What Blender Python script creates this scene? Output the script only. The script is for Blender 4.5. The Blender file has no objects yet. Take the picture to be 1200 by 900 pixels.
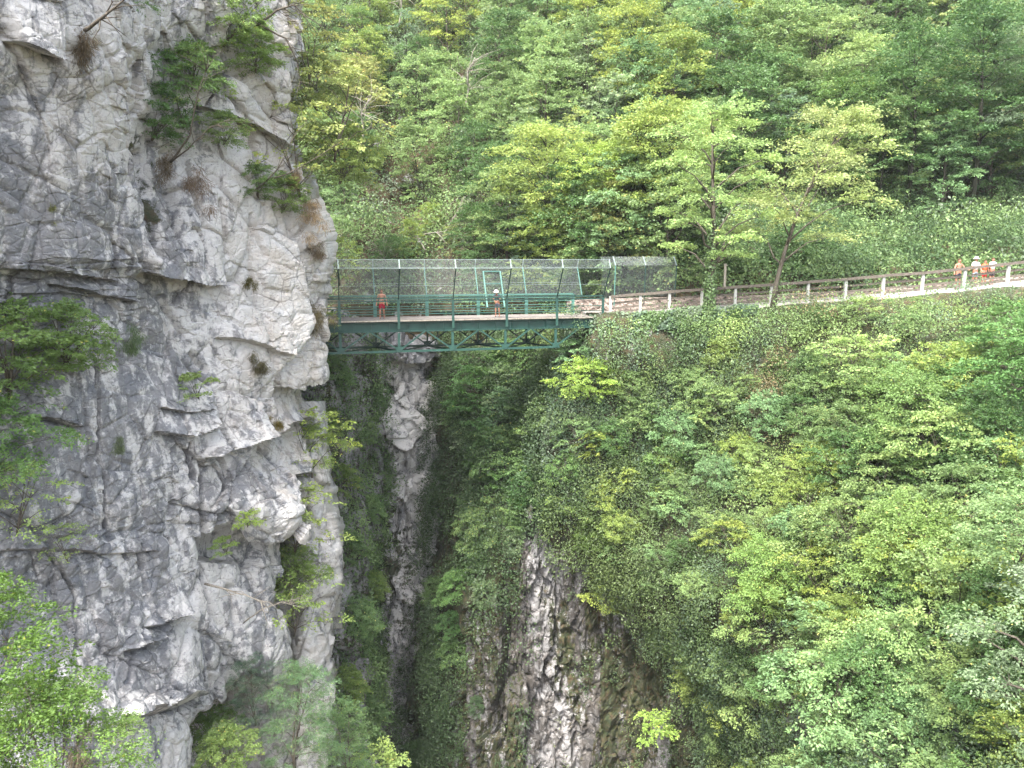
import bpy, math, random
import numpy as np
from mathutils import Vector, Matrix

# ------------------------------------------------------------------ camera, light, exposure
F, CX, CY, TILT = 900.0, 600.0, 450.0, math.atan(147 / 900)
sc = bpy.context.scene
COL = sc.collection
cam_d = bpy.data.cameras.new('camera'); cam = bpy.data.objects.new('camera', cam_d); COL.objects.link(cam)
cam_d.sensor_fit = 'HORIZONTAL'; cam_d.sensor_width = 36; cam_d.lens = 27.0
cam_d.clip_start = 0.1; cam_d.clip_end = 2000
cam.rotation_euler = (math.pi / 2 - TILT, 0, 0)
sc.camera = cam
SUN_EL, SUN_AZ = math.radians(60), math.radians(205)     # azimuth clockwise from +Y, behind the camera's left shoulder
w = bpy.data.worlds.new('World'); sc.world = w; w.use_nodes = True
wn = w.node_tree.nodes; wl = w.node_tree.links
for n in list(wn): wn.remove(n)
wo = wn.new('ShaderNodeOutputWorld'); bg = wn.new('ShaderNodeBackground'); sky = wn.new('ShaderNodeTexSky')
sky.sky_type = 'NISHITA'; sky.sun_disc = False; sky.sun_elevation = SUN_EL; sky.sun_rotation = SUN_AZ
sky.air_density = 1.0; sky.dust_density = 5.0; sky.ozone_density = 1.0; sky.altitude = 300
hs = wn.new('ShaderNodeHueSaturation'); hs.inputs['Saturation'].default_value = 0.55
wl.new(sky.outputs[0], hs.inputs['Color']); wl.new(hs.outputs[0], bg.inputs[0]); bg.inputs[1].default_value = 0.135
wl.new(bg.outputs[0], wo.inputs[0])
sd = bpy.data.lights.new('sun', 'SUN'); sd.energy = 2.0; sd.angle = math.radians(14); sd.color = (1.0, 0.975, 0.93)
so = bpy.data.objects.new('sun', sd); COL.objects.link(so)
sv = Vector((math.sin(SUN_AZ) * math.cos(SUN_EL), math.cos(SUN_AZ) * math.cos(SUN_EL), math.sin(SUN_EL)))
so.rotation_euler = sv.to_track_quat('Z', 'Y').to_euler(); so.location = (0, 0, 60)
vs = sc.view_settings; vs.view_transform = 'Standard'; vs.look = 'None'; vs.exposure = 2.55; vs.gamma = 1; vs.use_curve_mapping = False
sc.cycles.max_bounces = 6; sc.cycles.diffuse_bounces = 4; sc.cycles.transmission_bounces = 3
sc.cycles.transparent_max_bounces = 12; sc.cycles.use_denoising = True; sc.cycles.volume_bounces = 0
sc.cycles.use_adaptive_sampling = True; sc.cycles.adaptive_threshold = 0.02

HAZE = 0.00016
# ------------------------------------------------------------------ maths helpers
RNG = np.random.default_rng(7)
ct, st = math.cos(TILT), math.sin(TILT)
def at(px, py, Y):
    """world point seen at photo pixel (px, py) standing Y metres ahead"""
    px, py, Y = np.asarray(px, float), np.asarray(py, float), np.asarray(Y, float)
    u = (px - CX) / F; v = (CY - py) / F
    dy = ct + v * st; dz = -st + v * ct
    return np.stack(np.broadcast_arrays(u / dy * Y, Y, dz / dy * Y), -1)
def V(px, py, Y): return Vector(at(px, py, Y))

_LAT = np.random.default_rng(3).random((40, 40, 40)).astype(np.float32)
def noise(P, scale=1.0, seed=0):
    Q = np.asarray(P) / scale + seed * 7.31 + 100.0
    I = np.floor(Q).astype(np.int64); f = Q - I; f = f * f * (3 - 2 * f)
    r = 0
    for a in (0, 1):
        wa = f[..., 0] if a else 1 - f[..., 0]
        for b in (0, 1):
            wb = f[..., 1] if b else 1 - f[..., 1]
            for c in (0, 1):
                wc = f[..., 2] if c else 1 - f[..., 2]
                r = r + wa * wb * wc * _LAT[(I[..., 0] + a) % 40, (I[..., 1] + b) % 40, (I[..., 2] + c) % 40]
    return r
def fbm(P, scale=1.0, octv=4, seed=0, gain=0.5):
    s = 0; a = 1; t = 0
    for k in range(octv):
        s = s + a * (noise(P, scale, seed + k * 3) - 0.5); t += a; a *= gain; scale *= 0.48
    return s / t * 2          # about -1..1
_TAB = np.random.default_rng(11).random((8192, 7)).astype(np.float32)
def blocky(P, scale, seed=0, tilt=0.6, dome=False):
    """faceted fracture noise: every cell is a tilted slab; returns displacement (-1..1) and crack mask"""
    Q = (np.asarray(P) / np.asarray(scale) + 50 + seed * 3.7).astype(np.float32).reshape(-1, 3)
    I0 = np.floor(Q).astype(np.int32); f = Q - I0
    b1 = np.full(len(Q), 9.0, np.float32); b2 = b1.copy(); best = np.zeros(len(Q), np.int32); bd = np.zeros_like(Q)
    for a in (-1, 0, 1):
        for b in (-1, 0, 1):
            for c in (-1, 0, 1):
                h = ((I0[:, 0] + a) * 7919 ^ (I0[:, 1] + b) * 104729 ^ (I0[:, 2] + c) * 1299709 ^ seed * 7907) & 8191
                D = f - np.array([a, b, c], np.float32) - _TAB[h, :3]; d = np.einsum('ij,ij->i', D, D)
                near = d < b1
                b2 = np.where(near, b1, np.minimum(b2, d)); b1 = np.where(near, d, b1)
                best = np.where(near, h, best); bd[near] = D[near]
    T = _TAB[best]
    val = (T[:, 3] - .5) * 2 + tilt * 4 * ((T[:, 4:7] - .5) * bd).sum(-1)
    sh = np.shape(P)[:-1]
    if dome: return T[:, 3].reshape(sh), np.sqrt(np.clip(1 - b1 / .75, 0, 1)).reshape(sh)
    return val.reshape(sh), np.clip(1 - (np.sqrt(b2) - np.sqrt(b1)) * 7, 0, 1).reshape(sh)
def smooth(a, b, x):
    t = np.clip((x - a) / (b - a), 0, 1); return t * t * (3 - 2 * t)
def inpoly(px, py, poly):
    r = np.zeros(np.shape(px), bool); n = len(poly)
    for i in range(n):
        x0, y0 = poly[i]; x1, y1 = poly[(i + 1) % n]
        if y0 == y1: continue
        c = (y0 > py) != (y1 > py)
        r ^= c & (px < (x1 - x0) * (py - y0) / (y1 - y0) + x0)
    return r
def catmull(A, ts):
    """A: (n, ...) control values, ts in 0..n-1"""
    n = len(A); i = np.clip(np.floor(ts).astype(int), 0, n - 2); f = (ts - i)
    g = lambda k: A[np.clip(k, 0, n - 1)]
    f = f.reshape((-1,) + (1,) * (A.ndim - 1)); T = 0.35
    p0, p1, p2, p3 = g(i - 1), g(i), g(i + 1), g(i + 2)
    m1, m2 = T * (p2 - p0), T * (p3 - p1)
    return (2*f**3 - 3*f**2 + 1) * p1 + (f**3 - 2*f**2 + f) * m1 + (-2*f**3 + 3*f**2) * p2 + (f**3 - f**2) * m2

# ------------------------------------------------------------------ object helpers
def tag(o, label=None, cat=None, group=None, kind=None):
    if label: o['label'] = label
    if cat: o['category'] = cat
    if group: o['group'] = group
    if kind: o['kind'] = kind
    return o
def link(name, me, mat, parent=None):
    o = bpy.data.objects.new(name, me); COL.objects.link(o)
    if mat and not me.materials: me.materials.append(mat)
    if parent: o.parent = parent
    return o
def empty(name, loc=(0, 0, 0), rz=0):
    o = bpy.data.objects.new(name, None); COL.objects.link(o); o.location = loc; o.rotation_euler = (0, 0, rz); o.empty_display_size = .2
    return o
def quads_mesh(name, verts, faces, smoothf=True, attrs=None):
    me = bpy.data.meshes.new(name)
    verts = np.ascontiguousarray(verts, np.float32).reshape(-1, 3); faces = np.ascontiguousarray(faces, np.int32).reshape(-1, 4)
    me.vertices.add(len(verts)); me.vertices.foreach_set('co', verts.ravel())
    me.loops.add(faces.size); me.loops.foreach_set('vertex_index', faces.ravel())
    me.polygons.add(len(faces)); me.polygons.foreach_set('loop_start', np.arange(0, faces.size, 4, dtype=np.int32))
    me.polygons.foreach_set('loop_total', np.full(len(faces), 4, np.int32))
    me.polygons.foreach_set('use_smooth', np.full(len(faces), smoothf, bool))
    for k, a in (attrs or {}).items():
        a = np.asarray(a, np.float32)
        if a.ndim == 2:
            at_ = me.attributes.new(k, 'FLOAT_COLOR', 'POINT'); c = np.ones((len(a), 4), np.float32); c[:, :3] = a; at_.data.foreach_set('color', c.ravel())
        else:
            at_ = me.attributes.new(k, 'FLOAT', 'POINT'); at_.data.foreach_set('value', a.ravel())
    me.update(calc_edges=True)
    return me
class MB:
    """collects boxes, bars and tubes, then links them as one mesh"""
    def __init__(s): s.v = []; s.f = []
    def box(s, c, d, rz=0):
        m = Matrix.Rotation(rz, 3, 'Z'); b = len(s.v)
        for z in (-1, 1):
            for x, y in ((-1, -1), (1, -1), (1, 1), (-1, 1)):
                s.v.append(Vector(c) + m @ Vector((x * d[0] / 2, y * d[1] / 2, z * d[2] / 2)))
        s.f += [[b + i for i in q] for q in ((3, 2, 1, 0), (4, 5, 6, 7), (0, 1, 5, 4), (1, 2, 6, 5), (2, 3, 7, 6), (3, 0, 4, 7))]
        return s
    def bar(s, a, b_, w, h, up=(0, 0, 1)):
        a, b_ = Vector(a), Vector(b_); d = (b_ - a).normalized(); u = Vector(up)
        if abs(d.dot(u)) > .95: u = Vector((0, 1, 0))
        x = d.cross(u).normalized(); y = x.cross(d); b = len(s.v)
        for p in (a, b_):
            for i, j in ((-1, -1), (1, -1), (1, 1), (-1, 1)): s.v.append(p + x * i * w / 2 + y * j * h / 2)
        s.f += [[b + i for i in q] for q in ((0, 1, 2, 3), (7, 6, 5, 4), (0, 4, 5, 1), (1, 5, 6, 2), (2, 6, 7, 3), (3, 7, 4, 0))]
        return s
    def tube(s, pts, rad, n=6):
        pts = [Vector(p) for p in pts]; b = len(s.v); rad = rad if hasattr(rad, '__len__') else [rad] * len(pts)
        for i, p in enumerate(pts):
            d = (pts[min(i + 1, len(pts) - 1)] - pts[max(i - 1, 0)]).normalized()
            x = d.orthogonal().normalized() if i == 0 else (x - d * x.dot(d)).normalized()
            y = d.cross(x)
            for k in range(n):
                t = 2 * math.pi * k / n; s.v.append(p + (x * math.cos(t) + y * math.sin(t)) * rad[i])
        for i in range(len(pts) - 1):
            for k in range(n):
                k2 = (k + 1) % n; s.f.append([b + i * n + k, b + i * n + k2, b + (i + 1) * n + k2, b + (i + 1) * n + k])
        s.f.append([b + k for k in reversed(range(n))]); s.f.append([b + (len(pts) - 1) * n + k for k in range(n)])
        return s
    def mesh(s, name, smoothf=False):
        me = bpy.data.meshes.new(name); me.from_pydata([tuple(v) for v in s.v], [], s.f)
        if smoothf: me.polygons.foreach_set('use_smooth', [True] * len(me.polygons))
        me.update(); return me
    def build(s, name, mat, parent=None, smoothf=False):
        me = s.mesh(name, smoothf)
        return link(name, me, mat, parent)

# ------------------------------------------------------------------ materials
class NT:
    def __init__(s, name):
        s.m = bpy.data.materials.new(name); s.m.use_nodes = True; s.t = s.m.node_tree; s.n = s.t.nodes; s.l = s.t.links
        s.b = s.n['Principled BSDF']; s.out = s.n['Material Output']
    def new(s, ty, **kw):
        n = s.n.new(ty)
        for k, v in kw.items(): setattr(n, k, v)
        return n
    def put(s, sock, v):
        if v is None: return
        if hasattr(v, 'is_output'): s.l.new(v, sock)
        elif isinstance(v, (tuple, list)): sock.default_value = (*v, 1) if len(v) == 3 and sock.type == 'RGBA' else v
        else: sock.default_value = v
    def pos(s, sx=1, sy=1, sz=1):
        g = s.new('ShaderNodeNewGeometry'); m = s.new('ShaderNodeMapping'); m.inputs['Scale'].default_value = (sx, sy, sz)
        s.l.new(g.outputs['Position'], m.inputs[0]); return m.outputs[0]
    def obj(s, sx=1, sy=1, sz=1):
        g = s.new('ShaderNodeTexCoord'); m = s.new('ShaderNodeMapping'); m.inputs['Scale'].default_value = (sx, sy, sz)
        s.l.new(g.outputs['Object'], m.inputs[0]); return m.outputs[0]
    def noise(s, vec, scale, detail=6, rough=.6, dist=0):
        n = s.new('ShaderNodeTexNoise'); s.put(n.inputs['Vector'], vec); n.inputs['Scale'].default_value = scale
        n.inputs['Detail'].default_value = detail; n.inputs['Roughness'].default_value = rough; n.inputs['Distortion'].default_value = dist
        return n.outputs['Fac']
    def vor(s, vec, scale, feature='DISTANCE_TO_EDGE'):
        n = s.new('ShaderNodeTexVoronoi', feature=feature); s.put(n.inputs['Vector'], vec); n.inputs['Scale'].default_value = scale
        return n.outputs['Distance']
    def ramp(s, fac, stops):
        r = s.new('ShaderNodeValToRGB'); s.put(r.inputs[0], fac); e = r.color_ramp.elements
        while len(e) > 1: e.remove(e[-1])
        for i, (p, c) in enumerate(stops):
            x = e[0] if i == 0 else e.new(p); x.position = p
            x.color = (c, c, c, 1) if isinstance(c, (int, float)) else (*c, 1)
        return r.outputs[0]
    def mix(s, fac, a, b, mode='MIX'):
        n = s.new('ShaderNodeMix', data_type='RGBA', blend_type=mode); n.clamp_factor = True
        s.put(n.inputs[0], fac); s.put(n.inputs[6], a); s.put(n.inputs[7], b); return n.outputs[2]
    def math(s, op, a, b=0.0, clamp=False):
        n = s.new('ShaderNodeMath', operation=op); n.use_clamp = clamp; s.put(n.inputs[0], a); s.put(n.inputs[1], b); return n.outputs[0]
    def attr(s, name, fac=True):
        n = s.new('ShaderNodeAttribute'); n.attribute_name = name; return n.outputs['Fac' if fac else 'Color']
    def bump(s, h, strength, dist):
        n = s.new('ShaderNodeBump'); n.inputs['Strength'].default_value = strength; n.inputs['Distance'].default_value = dist
        s.put(n.inputs['Height'], h); s.l.new(n.outputs[0], s.b.inputs['Normal']); return n
    def done(s, col, rough=.8, spec=.3, metal=0):
        s.put(s.b.inputs['Base Color'], col); s.put(s.b.inputs['Roughness'], rough)
        s.b.inputs['Specular IOR Level'].default_value = spec; s.b.inputs['Metallic'].default_value = metal
        return s.m
def simple(name, col, rough=.7, var=.25, scale=6, spec=.3, metal=0):
    t = NT(name); n = t.noise(t.obj(), scale, 5)
    c2 = tuple(x * (1 - var) for x in col); c1 = tuple(min(1, x * (1 + var)) for x in col)
    return t.done(t.ramp(n, [(.3, c2), (.7, c1)]), rough, spec, metal)

def rock_mat(name, pale, dark, streaky=0.0, warm=(.50, .44, .37)):
    t = NT(name); p = t.pos()
    big = t.noise(p, .35, 4, .62, .6); med = t.noise(p, 1.7, 7, .74, .3); fine = t.noise(p, 9, 3, .7)
    streak = t.noise(t.pos(1.6, 1.6, .16), 1.3, 3, .6)
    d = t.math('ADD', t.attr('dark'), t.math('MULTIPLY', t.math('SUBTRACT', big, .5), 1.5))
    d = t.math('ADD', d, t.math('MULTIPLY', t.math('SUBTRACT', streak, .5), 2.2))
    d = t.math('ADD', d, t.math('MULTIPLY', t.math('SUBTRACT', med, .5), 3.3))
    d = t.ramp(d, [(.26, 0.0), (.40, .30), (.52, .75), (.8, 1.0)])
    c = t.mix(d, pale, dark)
    c = t.mix(t.math('MULTIPLY', t.attr('warm'), t.ramp(t.noise(p, .9, 5), [(.35, 0.0), (.65, 1.0)])), c, warm)
    # chalky lichen spots and dark pits
    c = t.mix(t.ramp(t.noise(p, 4.5, 5, .75), [(.56, 0.0), (.68, .55)]), c, tuple(min(1, x * 1.25) for x in pale))
    c = t.mix(t.ramp(fine, [(.28, .55), (.42, 0.0)]), c, tuple(x * .5 for x in dark))
    # rust and moss
    m = t.math('ADD', t.attr('moss'), t.math('MULTIPLY', t.math('SUBTRACT', med, .5), 1.6))
    if streaky:
        s2 = t.noise(t.pos(2.2, 2.2, .35), 1.5, 5, .7)
        m = t.math('ADD', m, t.math('MULTIPLY', t.math('SUBTRACT', s2, .5), 2.2)); m = t.math('ADD', m, t.math('MULTIPLY', t.math('SUBTRACT', fine, .5), 1.2))
    mc = t.ramp(t.noise(p, 2.5, 4), [(.35, (.022, .034, .012)), (.52, (.042, .046, .018)), (.68, (.07, .048, .025))])
    c = t.mix(t.ramp(m, [(.45, 0.0), (.55, .9)]), c, mc)
    # hairline fractures
    cr = t.vor(t.mix(.05, t.pos(1, 1, .8), t.noise(p, 1.2, 3)), .8)
    cr2 = t.vor(t.mix(.07, t.pos(1.2, 1.2, 2.0), t.noise(p, 2.5, 3)), 2.3)
    crk = t.math('MINIMUM', t.ramp(cr, [(0, 0.0), (.03, 1.0)]), t.ramp(cr2, [(0, .35), (.03, 1.0)]))
    h = t.math('ADD', t.math('MULTIPLY', med, .6), t.math('ADD', t.math('MULTIPLY', fine, .22), t.math('MULTIPLY', crk, .18)))
    c = t.mix(t.math('MULTIPLY', t.math('MULTIPLY', t.math('SUBTRACT', 1.0, crk), t.ramp(big, [(.45, 0.0), (.6, 1.0)])), .6), c, (.05, .048, .045))
    t.bump(h, 1.0, .12)
    return t.done(c, .9, .2)
def leaf_mat(name, trans=.35, rough=.5, spec=.35):
    t = NT(name); oi = t.new('ShaderNodeObjectInfo')
    c = t.mix(1.0, t.attr('Col', False), oi.outputs['Color'], 'MULTIPLY')
    t.done(c, rough, spec)
    tr = t.new('ShaderNodeBsdfTranslucent'); hs = t.new('ShaderNodeHueSaturation'); hs.inputs['Hue'].default_value = .485
    hs.inputs['Saturation'].default_value = 1.0; hs.inputs['Value'].default_value = 1.3
    t.l.new(c, hs.inputs['Color']); t.l.new(hs.outputs[0], tr.inputs[0])
    mx = t.new('ShaderNodeMixShader'); mx.inputs[0].default_value = trans
    t.l.new(t.b.outputs[0], mx.inputs[1]); t.l.new(tr.outputs[0], mx.inputs[2]); t.l.new(mx.outputs[0], t.out.inputs[0])
    return t.m
def bark_mat(name, c1, c2):
    t = NT(name); n = t.noise(t.obj(6, 6, 1.2), 3, 6, .7)
    t.bump(n, .7, .03); return t.done(t.ramp(n, [(.35, c1), (.65, c2)]), .9, .15)
def soil_mat():
    t = NT('leaf_litter_soil'); p = t.pos(); n = t.noise(p, 1.4, 8, .7); f = t.noise(p, 12, 4, .7)
    c = t.ramp(n, [(.3, (.03, .035, .015)), (.45, (.06, .05, .028)), (.6, (.11, .085, .055)), (.75, (.16, .13, .095))])
    r = t.ramp(t.noise(p, .55, 7, .65), [(.60, 0.0), (.64, 1.0)])
    c = t.mix(t.math('MULTIPLY', r, t.attr('rocky')), c, t.ramp(f, [(.3, (.16, .16, .155)), (.6, (.42, .41, .39))]))
    t.bump(t.math('ADD', n, t.math('MULTIPLY', f, .4)), .9, .25)
    return t.done(c, .95, .1)
M = dict(
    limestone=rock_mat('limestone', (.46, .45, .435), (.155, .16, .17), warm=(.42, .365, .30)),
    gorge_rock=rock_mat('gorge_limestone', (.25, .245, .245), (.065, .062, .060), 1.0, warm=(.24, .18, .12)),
    leaf=leaf_mat('leaf'), ivy=leaf_mat('ivy_leaf', .2, .42, .5),
    bark=bark_mat('bark', (.05, .042, .032), (.14, .12, .095)), bark_dark=bark_mat('bark_dark', (.018, .018, .013), (.05, .05, .035)),
    bark_pale=bark_mat('bark_pale', (.16, .14, .11), (.36, .33, .28)),
    soil=soil_mat(),
    concrete=simple('concrete', (.42, .39, .36), .9, .3, 3), fence_post=simple('concrete_post', (.36, .36, .33), .9, .2, 4),
    stone=simple('dry_stone', (.21, .17, .145), .95, .5, 3.2), girder=simple('girder_paint', (.013, .048, .038), .5, .3, 1.5, .4), rust_soil=simple('bare_earth', (.17, .10, .06), .95, .4, 3), wood_rail=simple('weathered_rail', (.105, .088, .072), .8, .35, 9), deck_wood=simple('deck_planks', (.17, .15, .135), .8, .25, 3), path_gravel=simple('path_gravel', (.27, .25, .23), .8, .25, 3),
    green=simple('green_paint', (.017, .058, .045), .45, .2, 2, .5), green_pale=simple('pale_green_paint', (.07, .17, .14), .45, .15, 2, .5),
    green_dark=simple('dark_green_paint', (.012, .036, .028), .5, .25, 2, .4), galv=simple('galvanised', (.26, .32, .30), .4, .1, 3, .5, .3),
)
# ------------------------------------------------------------------ rock and terrain surfaces
def surface(rows, step=1.2, cols=None, ext=1):
    """rows: [(y, [(px, Y) or (px, py, Y), ...]), ...] -> dense px, py, Y arrays (control points are real distances)"""
    C = np.array([[(q[0], y, q[1]) if len(q) == 2 else q for q in r] for y, r in rows], float)
    R, K = C.shape[:2]
    ty = np.concatenate([np.linspace(i, i + 1, max(2, int(abs(C[i + 1, :, 1] - C[i, :, 1]).mean() / step)), endpoint=False) for i in range(R - 1)] + [[R - 1.0]])
    D = catmull(C, ty)
    tx = []
    for k in range(K - 1):
        wpx = np.median(np.abs(C[:, k + 1, 0] - C[:, k, 0])); n = cols[k] if cols and cols[k] else max(3, int(wpx / step))
        tx.append(np.linspace(k, k + 1, n, endpoint=False))
    tx = np.concatenate(tx + [[K - 1.0]])
    D = np.swapaxes(catmull(np.swapaxes(D, 0, 1), tx), 0, 1)
    px, py, Y = D[..., 0], D[..., 1], D[..., 2]
    return px, py, at(px, py, Y)
def normals(P):
    a = np.gradient(P, axis=1); b = np.gradient(P, axis=0); n = np.cross(a, b)
    n /= np.linalg.norm(n, axis=-1, keepdims=True) + 1e-9
    return n
def grid_faces(ny, nx):
    i = np.arange(ny * nx).reshape(ny, nx)
    return np.stack([i[:-1, :-1], i[:-1, 1:], i[1:, 1:], i[1:, :-1]], -1).reshape(-1, 4)[:, ::-1]
def facing(P, N):
    s = np.sign((-(P * N).sum(-1)).mean()); return N * s
def soft(N, k=6):
    for _ in range(k):
        N = (N + np.roll(N, 1, 0) + np.roll(N, -1, 0) + np.roll(N, 1, 1) + np.roll(N, -1, 1)) / 5
    return N / (np.linalg.norm(N, axis=-1, keepdims=True) + 1e-9)
def ledge(px, py, line, up, dn, hu, hd, fade=10):
    xs, ys = [p[0] for p in line], [p[1] for p in line]
    d = np.interp(px, xs, ys) - py
    m = smooth(xs[0] - fade, xs[0] + 2, px) * (1 - smooth(xs[-1] - 2, xs[-1] + fade, px))
    return m * np.where(d > 0, up * np.exp(-np.clip(d, 0, 400) / hu), -dn * np.exp(np.clip(d, -400, 0) / hd))
def crack(px, py, line, w_, depth):
    best = np.full(px.shape, 1e9)
    for (x0, y0), (x1, y1) in zip(line, line[1:]):
        t = np.clip(((px - x0) * (x1 - x0) + (py - y0) * (y1 - y0)) / ((x1 - x0) ** 2 + (y1 - y0) ** 2), 0, 1)
        best = np.minimum(best, (px - x0 - t * (x1 - x0)) ** 2 + (py - y0 - t * (y1 - y0)) ** 2)
    return -depth * np.exp(-best / w_ ** 2)
def build_surface(name, P, mat, attrs, parent=None):
    ny, nx = P.shape[:2]
    o = link(name, quads_mesh(name, P, grid_faces(ny, nx), False, {k: a.ravel() for k, a in attrs.items()}), mat, parent)
    o.data.polygons.foreach_set('use_smooth', np.ones(len(o.data.polygons), bool))
    return o
SURF = {}

# --- the near limestone cliff on the left
rows = [
 (-160, [(-330, 17), (-60, 24), (60, 27), (130, 30), (200, 34), (270, 37), (320, 39), (348, 41), (352, 47), (338, 56)]),
 (0,    [(-330, 17), (-60, 23.5), (60, 26.5), (130, 29), (200, 33.5), (270, 36), (320, 38.5), (350, 41), (355, 47), (338, 56)]),
 (60,   [(-330, 17), (-60, 23.5), (60, 26.5), (130, 29), (200, 34), (270, 36.5), (320, 38.5), (350, 41), (354, 47), (338, 56)]),
 (110,  [(-330, 17), (-60, 24), (60, 27), (130, 29.5), (200, 34.5), (270, 37), (320, 39), (354, 41), (352, 47), (338, 56)]),
 (170,  [(-330, 17), (-60, 24), (60, 27), (130, 30), (200, 35), (270, 37.5), (315, 39.5), (338, 41.5), (345, 47), (330, 56)]),
 (230,  [(-330, 17), (-60, 24), (60, 27), (130, 30), (200, 34), (270, 36.5), (320, 39), (358, 41), (366, 46), (345, 56)]),
 (290,  [(-330, 17), (-60, 24), (60, 27), (130, 30), (200, 33), (270, 36), (330, 39), (381, 41.5), (384, 47), (345, 57)]),
 (350,  [(-330, 17), (-60, 24), (60, 27), (130, 30), (200, 33.5), (270, 36.5), (330, 39), (378, 42), (382, 46), (345, 57)]),
 (400,  [(-330, 17), (-60, 24), (60, 27), (130, 30), (200, 33.5), (270, 36), (330, 38.5), (379, 41.5), (381, 46), (340, 57)]),
 (440,  [(-330, 17), (-60, 24), (60, 27), (130, 29.5), (200, 33), (270, 35.5), (330, 38.5), (374, 41), (376, 45), (335, 57)]),
 (468,  [(-330, 17), (-60, 23.5), (60, 26.5), (130, 29), (200, 32), (270, 35), (320, 38), (350, 41), (352, 46), (325, 57)]),
 (540,  [(-330, 17), (-60, 23), (60, 26), (130, 28.5), (200, 31.5), (270, 34), (315, 36.5), (352, 39), (357, 44), (325, 56)]),
 (600,  [(-330, 17), (-60, 22.5), (60, 25.5), (130, 28), (200, 31), (265, 33), (310, 34.5), (355, 36.5), (356, 42), (320, 55)]),
 (625,  [(-330, 17), (-60, 22.5), (60, 25.5), (130, 28), (200, 31), (260, 33), (305, 34.5), (350, 36.5), (350, 42), (315, 55)]),
 (645,  [(-330, 17), (-60, 22), (60, 25), (130, 27.5), (200, 30.5), (255, 33), (290, 35), (325, 37.5), (328, 43), (305, 55)]),
 (700,  [(-330, 16), (-60, 22), (60, 25), (130, 27), (200, 30), (250, 32.5), (290, 34.5), (320, 36.5), (326, 42), (305, 55)]),
 (770,  [(-330, 16), (-60, 21.5), (60, 24), (130, 26), (200, 29), (250, 31.5), (290, 33.5), (332, 36), (335, 42), (305, 55)]),
 (815,  [(-330, 16), (-60, 21), (60, 23), (130, 25), (190, 28), (235, 30.5), (270, 33), (305, 36), (310, 42), (290, 55)]),
 (835,  [(-330, 16), (-60, 20.5), (60, 22.5), (130, 24.5), (180, 26.5), (205, 28), (226, 29.5), (232, 32), (238, 40), (235, 55)]),
 (900,  [(-330, 15), (-60, 20), (60, 22), (130, 24), (180, 26), (205, 27.5), (220, 28.5), (228, 31), (234, 40), (235, 55)]),
 (1080, [(-330, 14), (-60, 17), (60, 19), (130, 21), (180, 23), (200, 24.5), (215, 26), (224, 29), (230, 38), (235, 52)]),
]
px, py, P = surface(rows, 1.25, [60, None, None, None, None, None, None, None, 40, 20])
N = soft(facing(P, normals(P)), 14)
wv = np.stack([fbm(P, 3, 3, 20), fbm(P, 3, 3, 21), fbm(P, 3, 3, 22)], -1) * .12
b1, c1 = blocky(P + wv, (3.4, 3.4, 4.8), 1, .6)
b2, c2 = blocky(P + wv * .6, (1.5, 1.5, 1.7), 2, .65)
b3, c3 = blocky(P + wv * .4, (.62, .62, .40), 3, .6)
sh = smooth(190, 250, px) * .6 + .4
slab = 1 - .75 * np.clip(np.exp(-((px - 70) / 75) ** 4 - ((py - 190) / 100) ** 4) + np.exp(-((px - 150) / 60) ** 4 - ((py - 620) / 190) ** 4) * .8 + np.exp(-((px - 110) / 50) ** 4 - ((py - 430) / 60) ** 4) * .6, 0, 1)
bedm = np.clip(smooth(285, 310, py) * (1 - smooth(360, 385, py)) * (1 - smooth(150, 190, px)) + smooth(600, 640, py) * (1 - smooth(650, 670, py)) * (1 - smooth(120, 190, px)) * .8, 0, 1)
b4, c4 = blocky(P + wv * .3, (1.9, 1.9, .26), 5, .3)
disp = slab * (.48 * b1 * sh - .2 * c1 ** 2) + slab * .15 * b2 * (.35 + .9 * smooth(.45, .62, noise(P, 5, 9) + .12 * smooth(180, 300, px))) - .09 * c2 + .045 * b3 * (.3 + smooth(.45, .6, noise(P, 3, 19))) - .025 * c3 \
     + fbm(P, 1.1, 5, 40) * .07 + fbm(P, 7, 2, 50) * .5 + bedm * (.12 * b4 - .05 * c4) 
for L in [([(165, 318), (215, 326), (255, 331)], .75, .55, 26, 26), ([(0, 48), (30, 58), (52, 62)], .6, .3, 26, 10),
          ([(243, 536), (282, 523), (322, 507), (352, 492)], .75, .55, 20, 45), ([(237, 630), (262, 622), (300, 606)], .2, .3, 18, 30),
          ([(290, 632), (325, 629), (352, 625)], .5, .9, 40, 24), ([(42, 488), (70, 490), (96, 499)], .25, .45, 22, 8),
          ([(186, 505), (215, 512), (246, 503)], .55, .3, 24, 14), ([(188, 478), (212, 484), (240, 482)], .25, .2, 10, 7),
          ([(0, 646), (60, 642), (120, 650), (175, 646)], .2, .16, 22, 10), ([(150, 838), (190, 832), (232, 815)], .6, .5, 30, 16),
          ([(330, 455), (352, 452), (380, 440)], .5, .6, 22, 14), ([(255, 398), (300, 404), (330, 415)], .35, .25, 16, 10),
          ([(60, 333), (110, 345), (150, 352)], .3, .3, 12, 9), ([(0, 312), (60, 318), (130, 330)], .3, .2, 10, 8),
          ([(283, 140), (300, 146), (330, 170)], .4, .4, 18, 12), ([(225, 120), (255, 128), (285, 140)], .3, .3, 16, 10),
          ([(150, 762), (190, 750), (210, 720)], .35, .3, 18, 12), ([(175, 736), (200, 726), (215, 722)], .3, .6, 8, 12)]:
    disp += ledge(px + 2 * fbm(P, 1.2, 3, 70), py + 3 * fbm(P, 1.2, 3, 71), *L)
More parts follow.
